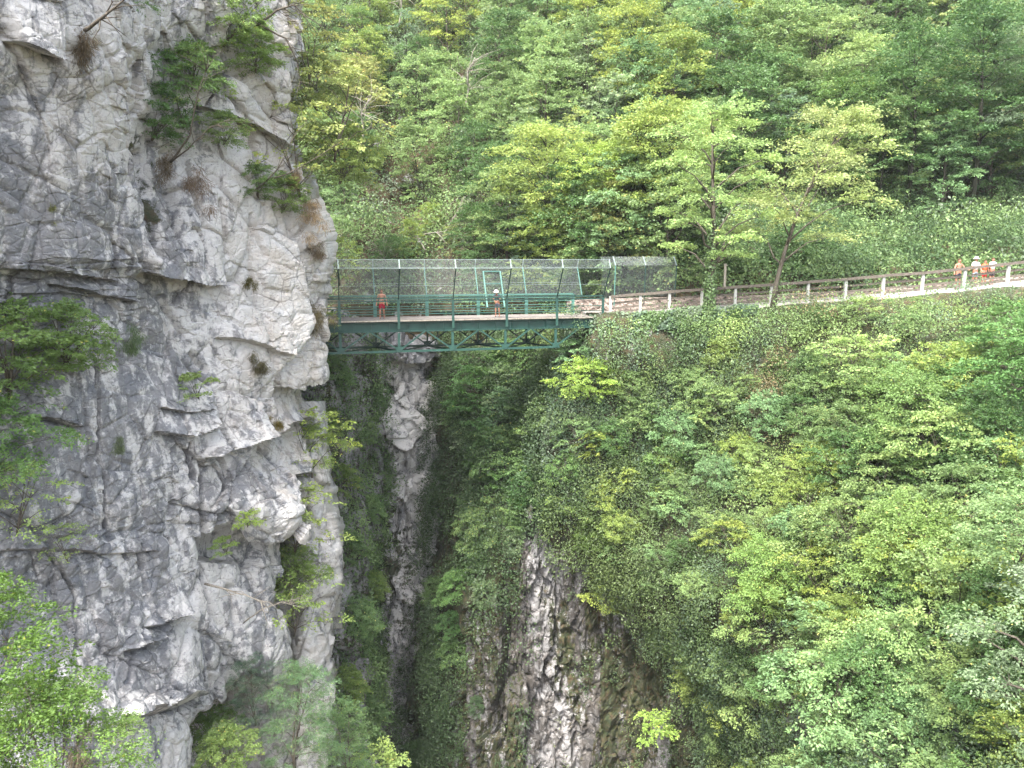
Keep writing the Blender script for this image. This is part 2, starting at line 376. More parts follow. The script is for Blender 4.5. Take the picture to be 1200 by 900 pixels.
for L in [([(128, -20), (142, 100), (152, 170), (165, 235), (172, 292)], 7, .9), ([(172, 180), (176, 250), (186, 300)], 5, .6), ([(113, 430), (118, 520), (124, 620)], 1.6, .35),
          ([(238, 560), (243, 640), (247, 740), (258, 850)], 3, .5), ([(272, 690), (280, 760), (275, 830)], 4, .4), ([(165, 640), (172, 720), (150, 800)], 2, .3),
          ([(196, 350), (212, 395)], 3, .35), ([(224, 415), (240, 434)], 3, .4), ([(250, 60), (262, 110), (300, 160), (310, 230)], 4, .5), ([(305, 0), (318, 90)], 4, .4),
          ([(222, 520), (228, 560)], 2.5, .5), ([(300, 250), (312, 300)], 2, .3), ([(258, 235), (268, 300)], 2.5, .3), ([(60, 640), (90, 700), (100, 800)], 2, .25),
          ([(198, 180), (205, 240), (210, 290)], 5, .5), ([(340, 240), (352, 300)], 3, .3)]:
    disp += crack(px + 4 * fbm(P, 1, 3, 72), py, L[0], L[1], L[2])
cave = smooth(236, 242, px) * (1 - smooth(278, 288, px)) * smooth(629, 636, py - (px - 238) * -.1) * (1 - smooth(656, 662, py))
disp -= 1.3 * cave
disp += .7 * (1 - smooth(-5, 12, px - np.interp(py, [0, 100, 170, 240, 300, 330], [128, 142, 152, 165, 172, 150]))) * (1 - smooth(300, 330, py))
P2 = P + N * disp[..., None]
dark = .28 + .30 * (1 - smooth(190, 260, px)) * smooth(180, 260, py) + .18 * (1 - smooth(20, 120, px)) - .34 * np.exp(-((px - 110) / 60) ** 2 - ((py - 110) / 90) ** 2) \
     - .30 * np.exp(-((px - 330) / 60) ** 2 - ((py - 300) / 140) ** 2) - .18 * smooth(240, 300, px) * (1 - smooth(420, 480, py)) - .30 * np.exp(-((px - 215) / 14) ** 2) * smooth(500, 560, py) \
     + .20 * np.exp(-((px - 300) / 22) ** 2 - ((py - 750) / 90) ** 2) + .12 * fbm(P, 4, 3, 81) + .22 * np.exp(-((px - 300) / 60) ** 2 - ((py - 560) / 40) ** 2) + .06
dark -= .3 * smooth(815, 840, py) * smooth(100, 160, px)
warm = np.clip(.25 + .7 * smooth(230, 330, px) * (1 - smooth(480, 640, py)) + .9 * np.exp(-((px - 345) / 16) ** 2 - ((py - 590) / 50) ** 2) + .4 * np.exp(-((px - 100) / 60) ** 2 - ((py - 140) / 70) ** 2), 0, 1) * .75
moss = .12 + .3 * np.exp(-((px - 165) / 18) ** 2 - ((py - 180) / 90) ** 2) + .35 * np.exp(-((px - 180) / 12) ** 2 - ((py - 255) / 50) ** 2) + .2 * smooth(330, 360, px) * (1 - smooth(240, 300, py)) * .5
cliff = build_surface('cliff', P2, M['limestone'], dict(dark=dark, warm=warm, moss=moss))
cliff.data.polygons.foreach_set('use_smooth', np.zeros(len(cliff.data.polygons), bool)); tag(cliff, kind='structure'); SURF['cliff'] = (px, py, P2, N)

# --- pale rib of rock standing just behind the lower cliff
rows = [(470, [(300, 47), (330, 43), (350, 42.5), (372, 43), (380, 46), (370, 52)]), (560, [(300, 45), (330, 41.5), (355, 41), (384, 42), (388, 45), (375, 52)]),
        (650, [(300, 44), (330, 40.5), (360, 39.5), (396, 41), (398, 44), (380, 52)]), (740, [(200, 43), (330, 39.5), (360, 38.5), (391, 40), (393, 44), (375, 52)]),
        (830, [(190, 42), (330, 38.5), (355, 37.5), (386, 39), (390, 43), (375, 51)]), (960, [(180, 40), (330, 36.5), (355, 35.5), (382, 37), (388, 41), (375, 50)]), (1080, [(180, 38), (330, 34.5), (355, 33.5), (382, 35), (388, 39), (375, 50)])]
px, py, P = surface(rows, 1.3, [None, None, None, None, 20, 15]); N = soft(facing(P, normals(P)), 8)
b2, c2 = blocky(P, (1.6, 1.6, 2.4), 12, .6); b3, c3 = blocky(P, (.6, .6, .5), 13, .6)
P2 = P + N * (.35 * b2 - .15 * c2 + .07 * b3 + fbm(P, 1.5, 4, 33) * .2)[..., None]
o = build_surface('rock_face', P2, M['limestone'], dict(dark=.12 + .2 * fbm(P, 2, 3, 4), warm=.5 + 0 * px, moss=.1 + .2 * fbm(P, 2, 3, 5))); tag(o, kind='structure'); SURF['rib'] = (px, py, P2, N)

# --- left wall of the gorge, overgrown
rows = [(372, [(250, 56), (330, 57), (385, 59), (420, 62), (440, 66), (445, 70)]), (410, [(250, 49), (330, 48), (385, 49), (420, 52), (438, 57), (443, 66)]),
        (500, [(250, 48), (330, 47.5), (390, 48), (420, 51), (440, 55), (446, 64)]), (600, [(250, 47), (330, 46.5), (390, 47), (420, 50), (436, 54), (444, 63)]),
        (750, [(250, 45), (330, 43), (390, 44), (418, 47), (430, 52), (436, 60)]), (900, [(250, 42), (330, 40), (390, 41), (430, 44), (446, 50), (452, 58)]), (1080, [(250, 38), (330, 36), (390, 37), (430, 40), (450, 46), (456, 55)])]
px, py, P = surface(rows, 1.8, [None, None, None, None, 25, 15]); N = soft(facing(P, normals(P)), 8)
b2, c2 = blocky(P, (2.5, 2.5, 3.4), 22, .6); b3, c3 = blocky(P, (.9, .9, .8), 23, .6)
P2 = P + N * (.6 * b2 - .3 * c2 + .14 * b3 + fbm(P, 3, 4, 35) * .5)[..., None]
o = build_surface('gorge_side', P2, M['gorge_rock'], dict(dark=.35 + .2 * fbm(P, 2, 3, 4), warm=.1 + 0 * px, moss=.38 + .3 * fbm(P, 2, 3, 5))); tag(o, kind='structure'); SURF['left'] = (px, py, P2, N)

# --- back wall of the gorge with the pale strip
rows = [(352, [(330, 74), (420, 74), (480, 74), (520, 74), (570, 74), (660, 74)]), (392, [(330, 68), (420, 66), (480, 65), (520, 66), (570, 66), (660, 68)]), (402, [(330, 62), (420, 60), (470, 58.5), (520, 60), (570, 62), (660, 62)]), (440, [(330, 62), (420, 60), (460, 58), (500, 59.5), (540, 62.5), (660, 62)]),
        (540, [(330, 62), (420, 59), (465, 57.5), (505, 58.5), (540, 63), (660, 62)]), (640, [(330, 61), (420, 58), (465, 57), (505, 58), (535, 64), (660, 62)]),
        (740, [(330, 60), (410, 56.5), (450, 56), (488, 57.5), (515, 65), (660, 63)]), (820, [(330, 58), (400, 55), (440, 55), (475, 57), (500, 66), (660, 64)]), (920, [(330, 56), (400, 53), (435, 53.5), (468, 56), (490, 67), (660, 64)]), (1100, [(330, 50), (400, 49), (435, 50), (468, 53), (490, 66), (660, 64)])]
px, py, P = surface(rows, 1.5); N = soft(facing(P, normals(P)), 6)
wv = np.stack([fbm(P, 3, 3, 20), fbm(P, 3, 3, 21), fbm(P, 3, 3, 22)], -1)
b2, c2 = blocky(P + wv, (2.4, 2.4, 3.6), 32, .6); b3, c3 = blocky(P + wv * .4, (.8, .8, .9), 33, .6)
over = ledge(px, py, [(455, 424), (500, 426), (530, 418)], .3, .9, 30, 22)
P2 = P + N * (.75 * b2 - .5 * c2 + .22 * b3 - .1 * c3 + fbm(P, 2, 4, 36) * .4 + over)[..., None]
strip = np.exp(-((px - np.interp(py, [400, 480, 560, 640, 740, 900], [480, 484, 492, 495, 478, 470])) / np.interp(py, [400, 560, 700], [44, 36, 28])) ** 2)
moss = .60 + .35 * fbm(P, 1.3, 4, 8) - .46 * strip * (1 - .5 * smooth(560, 660, py)) + .2 * fbm(P, 3, 3, 5)
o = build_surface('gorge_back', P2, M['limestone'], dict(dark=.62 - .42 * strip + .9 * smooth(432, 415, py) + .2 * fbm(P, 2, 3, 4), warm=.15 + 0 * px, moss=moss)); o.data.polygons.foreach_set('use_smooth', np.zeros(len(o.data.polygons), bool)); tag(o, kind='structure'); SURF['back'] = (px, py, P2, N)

# --- the right side: overgrown gorge wall, ivy corner below the bridge end, slope running towards the viewer
rows = [
 (366,  [(470, 70), (505, 62), (560, 58), (620, 56), (680, 54), (690, 48.4), (705, 47.6), (790, 47.7), (870, 361, 46.7), (1000, 352, 45.4), (1200, 334, 43.9), (1500, 300, 42.2)]),
 (384,  [(470, 70), (525, 64), (565, 60), (620, 57), (676, 52), (688, 48.2), (705, 47.3), (790, 47.3), (870, 376, 46.2), (1000, 368, 44.7), (1200, 354, 42.9), (1500, 330, 40.6)]),
 (450,  [(500, 68), (526, 61.5), (562, 56), (610, 54), (640, 52), (652, 48.2), (700, 46.8), (790, 46.4), (870, 44.6), (1000, 42), (1200, 38.5), (1500, 35)]),
 (560,  [(496, 66), (524, 57.5), (560, 52), (610, 50.4), (640, 49.6), (656, 47.4), (700, 46.4), (790, 44.6), (870, 41.6), (1000, 37.5), (1200, 33), (1500, 29)]),
 (640,  [(492, 66), (518, 56), (560, 50.4), (610, 48.6), (640, 48.2), (665, 47.6), (710, 46.0), (790, 42.6), (870, 38.6), (1000, 34.4), (1200, 29.6), (1500, 25)]),
 (700,  [(482, 66), (510, 54.5), (560, 49.6), (605, 48.2), (640, 48.6), (672, 48.4), (730, 47.0), (800, 42.0), (870, 37.2), (1000, 32.4), (1200, 27.2), (1500, 22)]),
 (770,  [(480, 66), (502, 53.6), (560, 49), (605, 48), (645, 48.6), (685, 48.4), (740, 47.2), (815, 43.8), (880, 36.6), (1000, 30.6), (1200, 25), (1500, 19)]),
 (840,  [(476, 66), (498, 53), (560, 48.6), (605, 47.8), (645, 48.4), (690, 48.2), (745, 47), (820, 44), (890, 37.4), (1000, 29.0), (1200, 23.2), (1500, 17)]),
 (920,  [(474, 66), (496, 52.6), (560, 48.2), (605, 47.6), (645, 48), (690, 48), (745, 46.6), (820, 43.6), (890, 38), (1000, 27.6), (1200, 21.4), (1500, 15)]),
 (1120, [(474, 66), (496, 52), (560, 49), (605, 48), (645, 47), (690, 46), (745, 44), (820, 40), (890, 34), (1000, 24), (1200, 17.4), (1500, 11)])]
px, py, P = surface(rows, 1.9); N = soft(facing(P, normals(P)), 8)
wv = np.stack([fbm(P, 3, 3, 20), fbm(P, 3, 3, 21), fbm(P, 3, 3, 22)], -1)
ROCKR = [(600, 610), (628, 590), (650, 640), (690, 660), (715, 690), (760, 735), (800, 780), (822, 850), (830, 960), (540, 960), (528, 880), (542, 790), (560, 715), (590, 690)]
qx, qy = px + 18 * fbm(P, 3, 3, 90), py + 25 * fbm(P, 4, 3, 91)
rk = inpoly(qx, qy, ROCKR).astype(float)
ribs, cr_ = blocky(P + wv, (1.5, 1.5, 9.0), 42, .5); b3, c3 = blocky(P + wv * .4, (.5, .5, .9), 43, .6); r2, c2 = blocky(P + wv * .3, (.6, .6, 3.2), 45, .6)
slopem = smooth(800, 900, px)
P2 = P + N * (rk * (.55 * ribs - .35 * cr_ + .16 * b3 - .12 * c3 + .22 * r2 - .16 * c2 + .25 * fbm(P / np.array([1, 1, 4]), .8, 4, 47)) + (1 - rk) * smooth(0, 45, py - np.interp(px, [700, 870, 1000, 1200, 1500], [371, 363, 355, 338, 305])) * (fbm(P, 5, 4, 37) * 1.3 + .5 * smooth(660, 620, px) * blocky(P, (3.4, 3.4, 4.2), 44, .5)[0]) + fbm(P, 1.5, 3, 38) * .2)[..., None]
pale = np.exp(-((px - np.interp(py, [600, 700, 800, 900], [628, 640, 640, 668])) / 22) ** 2) * smooth(590, 640, py)
spot = inpoly(px + 10 * fbm(P, 1, 3, 95), py + 10 * fbm(P, 1, 3, 96), [(762, 388), (780, 380), (800, 395), (790, 440), (770, 442), (756, 415)]).astype(float)
moss = np.where(rk > .5, .56 - .55 * pale + .05 * smooth(620, 560, px) + .12 * smooth(680, 730, px) + 1.1 * fbm(P / np.array([1, 1, 6]), .9, 4, 6) - .04 * smooth(680, 730, px), .9) - .5 * slopem * smooth(780, 850, py)
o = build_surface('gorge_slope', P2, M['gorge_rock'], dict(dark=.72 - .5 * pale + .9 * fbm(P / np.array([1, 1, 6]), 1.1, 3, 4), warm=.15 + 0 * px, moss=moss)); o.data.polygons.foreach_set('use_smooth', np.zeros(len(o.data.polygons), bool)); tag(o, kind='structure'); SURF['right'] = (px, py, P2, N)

# --- the wooded hillside
rows = []
for y, Ym, Yr in [(430, 56, 46.8), (372, 56.5, 50.2), (345, 57, 51.2), (300, 59, 56), (262, 63, 63), (200, 67, 68), (100, 75, 76), (0, 84, 84), (-100, 96, 95), (-220, 116, 114), (-330, 160, 160)]:
    rows.append((y, [(-700, Ym + 12), (0, Ym + 8), (300, Ym + 6), (420, Ym + 4), (480, Ym + 6), (560, Ym + 3), (680, Ym), (800, Ym * .5 + Yr * .5 - .6), (900, Yr + .3), (1050, Yr - 1.2), (1200, Yr - 2.6), (1500, Yr - 4), (2300, Yr - 6)]))
rows[0] = (430, [(p[0], rows[1][1][i][1] - .5) for i, p in enumerate(rows[0][1])])
px, py, P = surface(rows, 4.5); N = soft(facing(P, normals(P)), 3)
b2, c2 = blocky(P, (5, 5, 4), 52, .6)
amp = smooth(372, 300, py)
P2 = P + N * ((.5 * b2 + fbm(P, 6, 4, 39) * 1.0 + fbm(P, 1.5, 3, 38) * .3) * (amp * .9 + .1))[..., None]
o = build_surface('hillside', P2, M['soil'], dict(rocky=np.exp(-((px - 490) / 90) ** 2) + .25)); tag(o, kind='structure'); SURF['hill'] = (px, py, P2, N)

# --- gorge floor and distant land, one sheet
g = np.linspace(-900, 900, 60); gx, gy = np.meshgrid(g, g + 300); P = np.stack([gx, gy, -62 + 0 * gx], -1)
P[..., 2] += fbm(P, 60, 3, 3) * 3
o = build_surface('ground', P, M['soil'], dict(rocky=gx * 0 + .2)); tag(o, kind='structure')
# ------------------------------------------------------------------ foliage
def unit(a): return a / (np.linalg.norm(a, axis=-1, keepdims=True) + 1e-9)
def leaf_quads(c, l, side, ln, wd):
    """rhombic leaves: centre c, long axis l, side axis"""
    ln = np.asarray(ln)[..., None]; wd = np.asarray(wd)[..., None]
    v = np.stack([c - l * ln * .5, c + side * wd * .5 + l * ln * .06, c + l * ln * .5, c - side * wd * .5 + l * ln * .06], 1)
    n = len(c); f = np.arange(n * 4).reshape(n, 4)
    return v.reshape(-1, 3), f
def leaf_mesh(name, c, l, nrm, ln, wd, col):
    l = unit(l); side = unit(np.cross(nrm, l))
    v, f = leaf_quads(c, l, side, ln, wd)
    return quads_mesh(name, v, f, False, {'Col': np.repeat(np.clip(col, 0, 1), 4, axis=0)})
G = dict(dark=(.034, .062, .024), deep=(.050, .088, .034), mid=(.083, .132, .048), light=(.133, .193, .070), lime=(.180, .240, .078), yellow=(.26, .25, .08),
         blue=(.080, .125, .080), grey=(.120, .150, .100), brown=(.15, .10, .055), olive=(.115, .140, .055))
G = {k: np.array(v) * 1.5 for k, v in G.items()}

def sprays(rng, A, ax, L, nleaf, leaf, droop=.35, flat=.75):
    """flat leafy sprays: at each anchor A a twig along ax of length L with leaves on both sides"""
    K = len(A); up = np.array([0, 0, 1.0]); ax = unit(ax)
    side = unit(np.cross(ax, up + rng.normal(0, .25, (K, 3))))
    nz = unit(np.cross(side, ax))
    r = np.repeat(np.arange(K), nleaf); n = len(r)
    t = rng.random(n) ** .8 * 1.15 - .1; s = rng.uniform(-1, 1, n) * (.62 - .35 * t)
    Lr = L[r]
    c = A[r] + ax[r] * (t * Lr)[:, None] + side[r] * (s * Lr)[:, None] + nz[r] * (rng.normal(0, .07, n) * Lr)[:, None]
    c[:, 2] -= droop * Lr * (t * t * .6 + s * s * .5)
    l = ax[r] * .7 + side[r] * np.sign(s)[:, None] * .6 + rng.normal(0, .35, (n, 3)); l[:, 2] -= .25
    nr = nz[r] * flat + rng.normal(0, 1, (n, 3)) * (1 - flat) * 1.3
    k = leaf * rng.uniform(.65, 1.25, n)
    return c, l, nr, k, r

def make_tree(seed, H, R, base=.25, nl=12, na=18, nleaf=26, leaf=.16, col='mid', col2='light', stems=1, lean=0, trunk_r=.13, squash=.65, aspect=.5, lob=(.30, .44), bark=None, flat=.6, jit=.14, skip=0., mb=None, wide=.85):
    """returns trunk mesh and crown mesh, base at the origin, crown made of leafy lobes carried by limbs"""
    rng = np.random.default_rng(seed); wood = MB()
    leanv = np.array([math.cos(seed), math.sin(seed), 0]) * lean
    top = np.array([0, 0, H * .86]) + leanv * H
    stemp = []
    for s_ in range(stems):
        off = np.array([rng.normal(), rng.normal(), 0]) * (0 if stems == 1 else R * .32)
        pts = []
        for k in range(7):
            f = k / 6; p = top * f + leanv * H * (f * f - f) + off * f ** 1.3 + np.array([math.sin(f * 5 + seed), math.cos(f * 4 + seed * 2), 0]) * H * .018 * f ** .5 * (1 if stems == 1 else 2)
            pts.append(p)
        stemp.append(np.array(pts)); wood.tube(pts, [trunk_r * (1 - .85 * k / 6) * (1.25 if k == 0 else 1) for k in range(7)], 7)
    C = []; 
    for i in range(nl):
        f = base + (1 - base) * ((i + .5) / nl) ** .9
        prof = math.sin(math.pi * min(1, max(.12, (f - base) / (1 - base) * .8 + .16))) ** .7
        a = i * 2.4 + rng.uniform(-.5, .5) + seed
        d = R * prof * rng.uniform(.35, wide)
        C.append(np.array([math.cos(a) * d, math.sin(a) * d, H * f * .93]) + leanv * H * f * f)
    C.append(top * 1.02); C = np.array(C)
    rad = R * rng.uniform(lob[0], lob[1], len(C)); rad[-1] *= .8
    As, Ax, Ls, Lid = [], [], [], []
    for i, (c, r) in enumerate(zip(C, rad)):
        st_ = stemp[i % stems]
        hz = max(.1 * H, c[2] - .55 * np.linalg.norm(c[:2] - st_[3][:2]) - r * .3)
        k = min(5.99, np.interp(hz, st_[:, 2], range(7))); k0 = int(k); root = st_[k0] + (st_[k0 + 1] - st_[k0]) * (k - k0)
        mid = root * .45 + c * .55; mid[2] += .12 * np.linalg.norm(c - root) * (1 if c[2] > root[2] else -.5)
        r0 = trunk_r * .42 * (1 - .6 * k / 6) + .01
        if i < len(C) - 1: wood.tube([root, root * .6 + mid * .4 + rng.normal(0, .03, 3) * R, mid, c], [r0, r0 * .75, r0 * .5, r0 * .22], 5)
        v = unit(rng.normal(0, 1, (na, 3))); v[:, 2] = np.where(v[:, 2] < -.25, -v[:, 2] * .6, v[:, 2])
        q = c + v * np.array([1, 1, squash]) * (r * rng.uniform(.45, 1, (na, 1)))
        out = v * .8 + unit((q - top * .5) * np.array([1, 1, .2])) * .6; out[:, 2] *= .45
        keep = rng.random(na) > skip
        As.append(q[keep]); Ax.append(out[keep]); Ls.append(r * rng.uniform(.45, .95, keep.sum())); Lid.append(np.full(keep.sum(), i))
        for j in range(0, na, 3):
            m = c * .5 + q[j] * .5 + rng.normal(0, .06, 3) * r
            wood.tube([c, m, q[j]], [max(.008, r0 * .22), max(.006, r0 * .14), .005], 3)
    A, AX, L, LI = np.concatenate(As), np.concatenate(Ax), np.concatenate(Ls), np.concatenate(Lid)
    c, l, nr, k, r = sprays(rng, A, AX, L, nleaf, leaf, flat=flat)
    lt = rng.random(len(C))[LI][r] * .55 + rng.random(len(A))[r] * .35 + rng.random(len(r)) * .4 - .15
    col_ = G[col] * (1 - lt[:, None]) + G[col2] * lt[:, None]
    col_ = col_ * rng.uniform(1 - jit, 1 + jit, (len(r), 1))
    yel = rng.random(len(r)) < .015; col_[yel] = G['yellow']
    return wood.mesh('trunk', True), leaf_mesh('crown', c, l, nr, k, k * aspect, col_)

PROTO = {}
def proto(key, **kw):
    if key not in PROTO: PROTO[key] = make_tree(**kw)
    return PROTO[key]
def plant(name, key, loc, scale=1, rz=0, tint=(1, 1, 1), label=None, cat='tree', group=None, bark='bark', lf='leaf', names=('trunk', 'crown'), tilt=(0, 0), sz=1):
    """place a copy of a prototype: an Empty with its own wood and foliage children"""
    w_, f_ = PROTO[key]
    e = empty(name, loc, rz); e.rotation_euler = (tilt[0], tilt[1], rz); e.scale = (scale, scale, scale * sz)
    for nm, me, mt in ((names[0], w_, M[bark]), (names[1], f_, M[lf])):
        if not me.materials: me.materials.append(mt)
        o = bpy.data.objects.new(nm, me); COL.objects.link(o); o.parent = e; o.color = (*tint, 1)
    tag(e, label, cat, group); return e

# scattered leaves that follow a rock or slope surface
def surf_pick(name, rng, n, mask, region=None):
    """n random cells of a surface weighted by true area and mask(px, py) -> 0..1"""
    px, py, P, N = SURF[name]
    w_ = mask(px, py)
    a = np.linalg.norm(np.cross(np.gradient(P, axis=0), np.gradient(P, axis=1)), axis=-1)
    W = np.clip(w_ * np.minimum(a, np.percentile(a, 97)), 0, None).ravel(); tot = W.sum()
    i = rng.choice(len(W), n, p=W / tot)
    return px.ravel()[i], py.ravel()[i], P.reshape(-1, 3)[i], N.reshape(-1, 3)[i], tot
def cover(name, sname, seed, mask, dens, palette, rr=(.25, .8), leaf=.12, per=46, hang=0., label=None, mat='leaf', fill=.35, aspect=.6, kind='stuff', lift=.3, mound=None):
    """ground cover: domes of leaves over the surface, denser clumps and thin ones, colours by species patch"""
    rng = np.random.default_rng(seed)
    _, _, _, _, tot = surf_pick(sname, rng, 2, mask); n = max(4, int(tot * dens))
    px, py, P, N, _ = surf_pick(sname, rng, n, mask)
    out = unit(N * 1.0 + np.array([0, 0, .55]))
    r = rng.uniform(rr[0] ** .5, rr[1] ** .5, n) ** 2 * (.55 + 1.1 * noise(P, 2.6, seed))
    m = np.maximum(6, (per * (r / rr[1]) ** 1.5).astype(int)); idx = np.repeat(np.arange(n), m); K = len(idx)
    d = unit(rng.normal(0, 1, (K, 3))); dn = (d * out[idx]).sum(-1, keepdims=True); d = np.where(dn < -.1, d - 2 * dn * out[idx], d)
    rad = r[idx] * np.where(rng.random(K) < fill, rng.uniform(.3, .9, K), rng.uniform(.8, 1.08, K))
    ctr = P + out * (r * lift)[:, None]
    if mound:
        for sc_, am_ in mound: ctr = ctr + out * (blocky(P, (sc_, sc_, sc_ * .8), seed, 0, True)[1] * am_)[:, None]
    off = d * rad[:, None]
    off[:, 2] *= (1 + hang); off[:, 2] -= hang * r[idx] * .8
    c = ctr[idx] + off
    nr = d * .6 + np.array([0, 0, .7]) + rng.normal(0, .45, (K, 3))
    l = rng.normal(0, .6, (K, 3)) + d * .5 + np.array([0, 0, -.4])
    k = leaf * rng.uniform(.6, 1.3, K)[:] * (rng.uniform(.8, 1.25, n))[idx]
    base = palette(px, py, P, rng)
    col = base[idx] * rng.uniform(.86, 1.14, (K, 1))
    o = link(name, leaf_mesh(name, c, l, nr, k, k * aspect, col), M[mat])
    tag(o, label=label, kind=kind); return o
def pal(*names, seed=0, scale=2.5, bias=0.):
    C = np.array([G[n] for n in names])
    def f(px, py, P, rng):
        t = np.clip((fbm(P, scale, 3, seed) * .75 + .5 + bias + (blocky(P, scale * .6, seed + 3, 0, True)[0] - .5) * .75 + rng.normal(0, .05, len(P))), 0, .999) * (len(C) - 1)
        i = t.astype(int); g = (t - i)[:, None]
        return C[i] * (1 - g) + C[np.minimum(i + 1, len(C) - 1)] * g
    return f
def gauss(px, py, x, y, sx, sy): return np.exp(-((px - x) / sx) ** 2 - ((py - y) / sy) ** 2)

def wob(px, py, P=None, a=16): return px, py
# right slope and gorge wall
def m_slope(px, py):
    P_ = np.stack([px / 30, py / 30, 0 * px], -1)
    qx, qy = px + 22 * fbm(P_, 1, 3, 90), py + 26 * fbm(P_, 1, 3, 91)
    rock = inpoly(qx, qy, ROCKR)
    bare = inpoly(px, py, [(762, 392), (775, 385), (795, 398), (788, 432), (772, 436), (760, 415)])
    bot = inpoly(qx, qy, [(925, 760), (950, 790), (955, 850), (925, 840)]) | inpoly(qx, qy, [(960, 850), (1010, 860), (1005, 920), (960, 920)]) | inpoly(qx, qy, [(800, 840), (840, 880), (850, 960), (795, 960)])
    thin = gauss(px, py, 580, 800, 50, 110) + .7 * gauss(px, py, 540, 690, 40, 60)
    st_ = fbm(np.stack([px / 13, py / 80, 0 * px], -1), 1, 3, 98)
    rock = rock & ~((st_ > .12) & (px > 665)) & ~((st_ > .10) & (px < 612))
    m = np.where(rock | bare | bot, 0, 1.0) * smooth(-.1, .2, fbm(P_ * 2.2, 1, 3, 97) + .45 - .9 * thin) * (px > 488) * (px < 1400) * (py > np.interp(px, [700, 870, 1000, 1200, 1500], [378, 373, 363, 345, 312]))
    return m
def p_slope(px, py, P, rng): return p_slope0(px, py, P, rng) * (.62 + .38 * np.clip(smooth(450, 400, py) + .8 * gauss(px, py, 930, 590, 80, 70), 0, 1))[:, None]  # cover toned down in colour so gaps between shrubs look shaded
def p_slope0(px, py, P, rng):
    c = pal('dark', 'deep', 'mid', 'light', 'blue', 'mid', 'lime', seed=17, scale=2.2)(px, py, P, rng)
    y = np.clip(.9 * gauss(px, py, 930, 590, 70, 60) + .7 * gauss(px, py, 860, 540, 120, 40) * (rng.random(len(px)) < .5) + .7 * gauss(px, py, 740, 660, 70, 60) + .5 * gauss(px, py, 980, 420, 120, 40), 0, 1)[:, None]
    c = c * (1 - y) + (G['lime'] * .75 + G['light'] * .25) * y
    d = np.clip(smooth(660, 640, px) + gauss(px, py, 1180, 430, 60, 130), 0, 1)[:, None] * .85  # left: gorge wall shade put into colour, besides darker species; right: dark foliage
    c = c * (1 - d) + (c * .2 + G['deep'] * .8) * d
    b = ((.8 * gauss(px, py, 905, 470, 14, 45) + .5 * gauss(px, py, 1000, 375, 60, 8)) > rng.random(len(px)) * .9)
    c[b] = G['brown'] * .9 + G['olive'] * .4
    return c
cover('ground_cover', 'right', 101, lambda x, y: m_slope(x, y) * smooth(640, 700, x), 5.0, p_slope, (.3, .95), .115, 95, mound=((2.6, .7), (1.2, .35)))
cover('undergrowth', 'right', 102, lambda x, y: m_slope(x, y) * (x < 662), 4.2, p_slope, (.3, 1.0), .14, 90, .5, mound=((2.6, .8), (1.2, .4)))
cover('ivy', 'right', 103, lambda x, y: m_slope(x, y) * (x > 645) * (x < 900) * (y < np.interp(x, [640, 760, 900], [620, 520, 410])), 6.5,
      pal('deep', 'blue', 'grey', 'blue', 'mid', seed=5), (.14, .42), .13, 36, .9, mat='ivy', aspect=.85)
cover('grass', 'right', 104, lambda x, y: m_slope(x, y) * smooth(800, 900, x) * (1 - smooth(400, 470, y)), 7, pal('light', 'lime', 'mid', 'olive', seed=8), (.12, .35), .17, 26, aspect=.3)
def m_rockmoss(px, py):
    P_ = np.stack([px / 14, py / 55, 0 * px], -1)
    return inpoly(px, py, ROCKR) * smooth(.05, .3, fbm(P_, 1, 3, 92)) * (1 - gauss(px, py, 640, 720, 22, 160)) * .8
cover('moss', 'right', 105, m_rockmoss, 1.6, pal('dark', 'deep', 'olive', 'mid', seed=9), (.1, .4), .13, 22, .9)
# left gorge wall and back wall
cover('ground_cover', 'left', 111, lambda x, y: (x > 320) * (.25 + .75 * smooth(-.25, .0, fbm(np.stack([x / 30, y / 40, 0 * x], -1), 1, 3, 93))) * smooth(372, 395, y), 3.2,
      pal('dark', 'mid', 'deep', 'light', 'mid', seed=31, scale=2, bias=.05), (.25, .85), .16, 50, .3)
def m_back(px, py):
    P_ = np.stack([px / 16, py / 26, 0 * px], -1); n = fbm(P_, 1, 3, 94)
    s = np.exp(-((px - np.interp(py, [400, 480, 560, 640, 740, 900], [482, 486, 492, 495, 478, 470])) / np.interp(py, [400, 560, 700], [36, 20, 18])) ** 2)
    return smooth(-.15, .15, n - s * 1.5 + .2 + .25 * gauss(px, py, 520, 520, 30, 120)) * (py > 400)
cover('ground_cover', 'back', 112, m_back, 1.5, pal('dark', 'deep', 'olive', 'mid', 'deep', seed=33, scale=2), (.2, .7), .17, 36, .5)
# forest floor
cover('undergrowth', 'hill', 121, lambda x, y: (x > 330) * (x < 1260) * (y > -60) * (y < 372) * (1 - .6 * gauss(x, y, 485, 235, 40, 60)) * (1 - .45 * gauss(x, y, 480, 320, 110, 30)) * smooth(372, 350, y), 2.6,
      pal('dark', 'deep', 'mid', 'light', 'deep', 'grey', seed=41, scale=4), (.4, 1.7), .22, 70)
cover('grass', 'hill', 122, lambda x, y: (x > 880) * (x < 1300) * (y > 255) * (y < 345), 3.2, pal('dark', 'mid', 'deep', 'light', 'deep', seed=42, scale=3, bias=-.1), (.2, .8), .14, 70, aspect=.5, mound=((3.4, 1.2), (1.5, .4)))

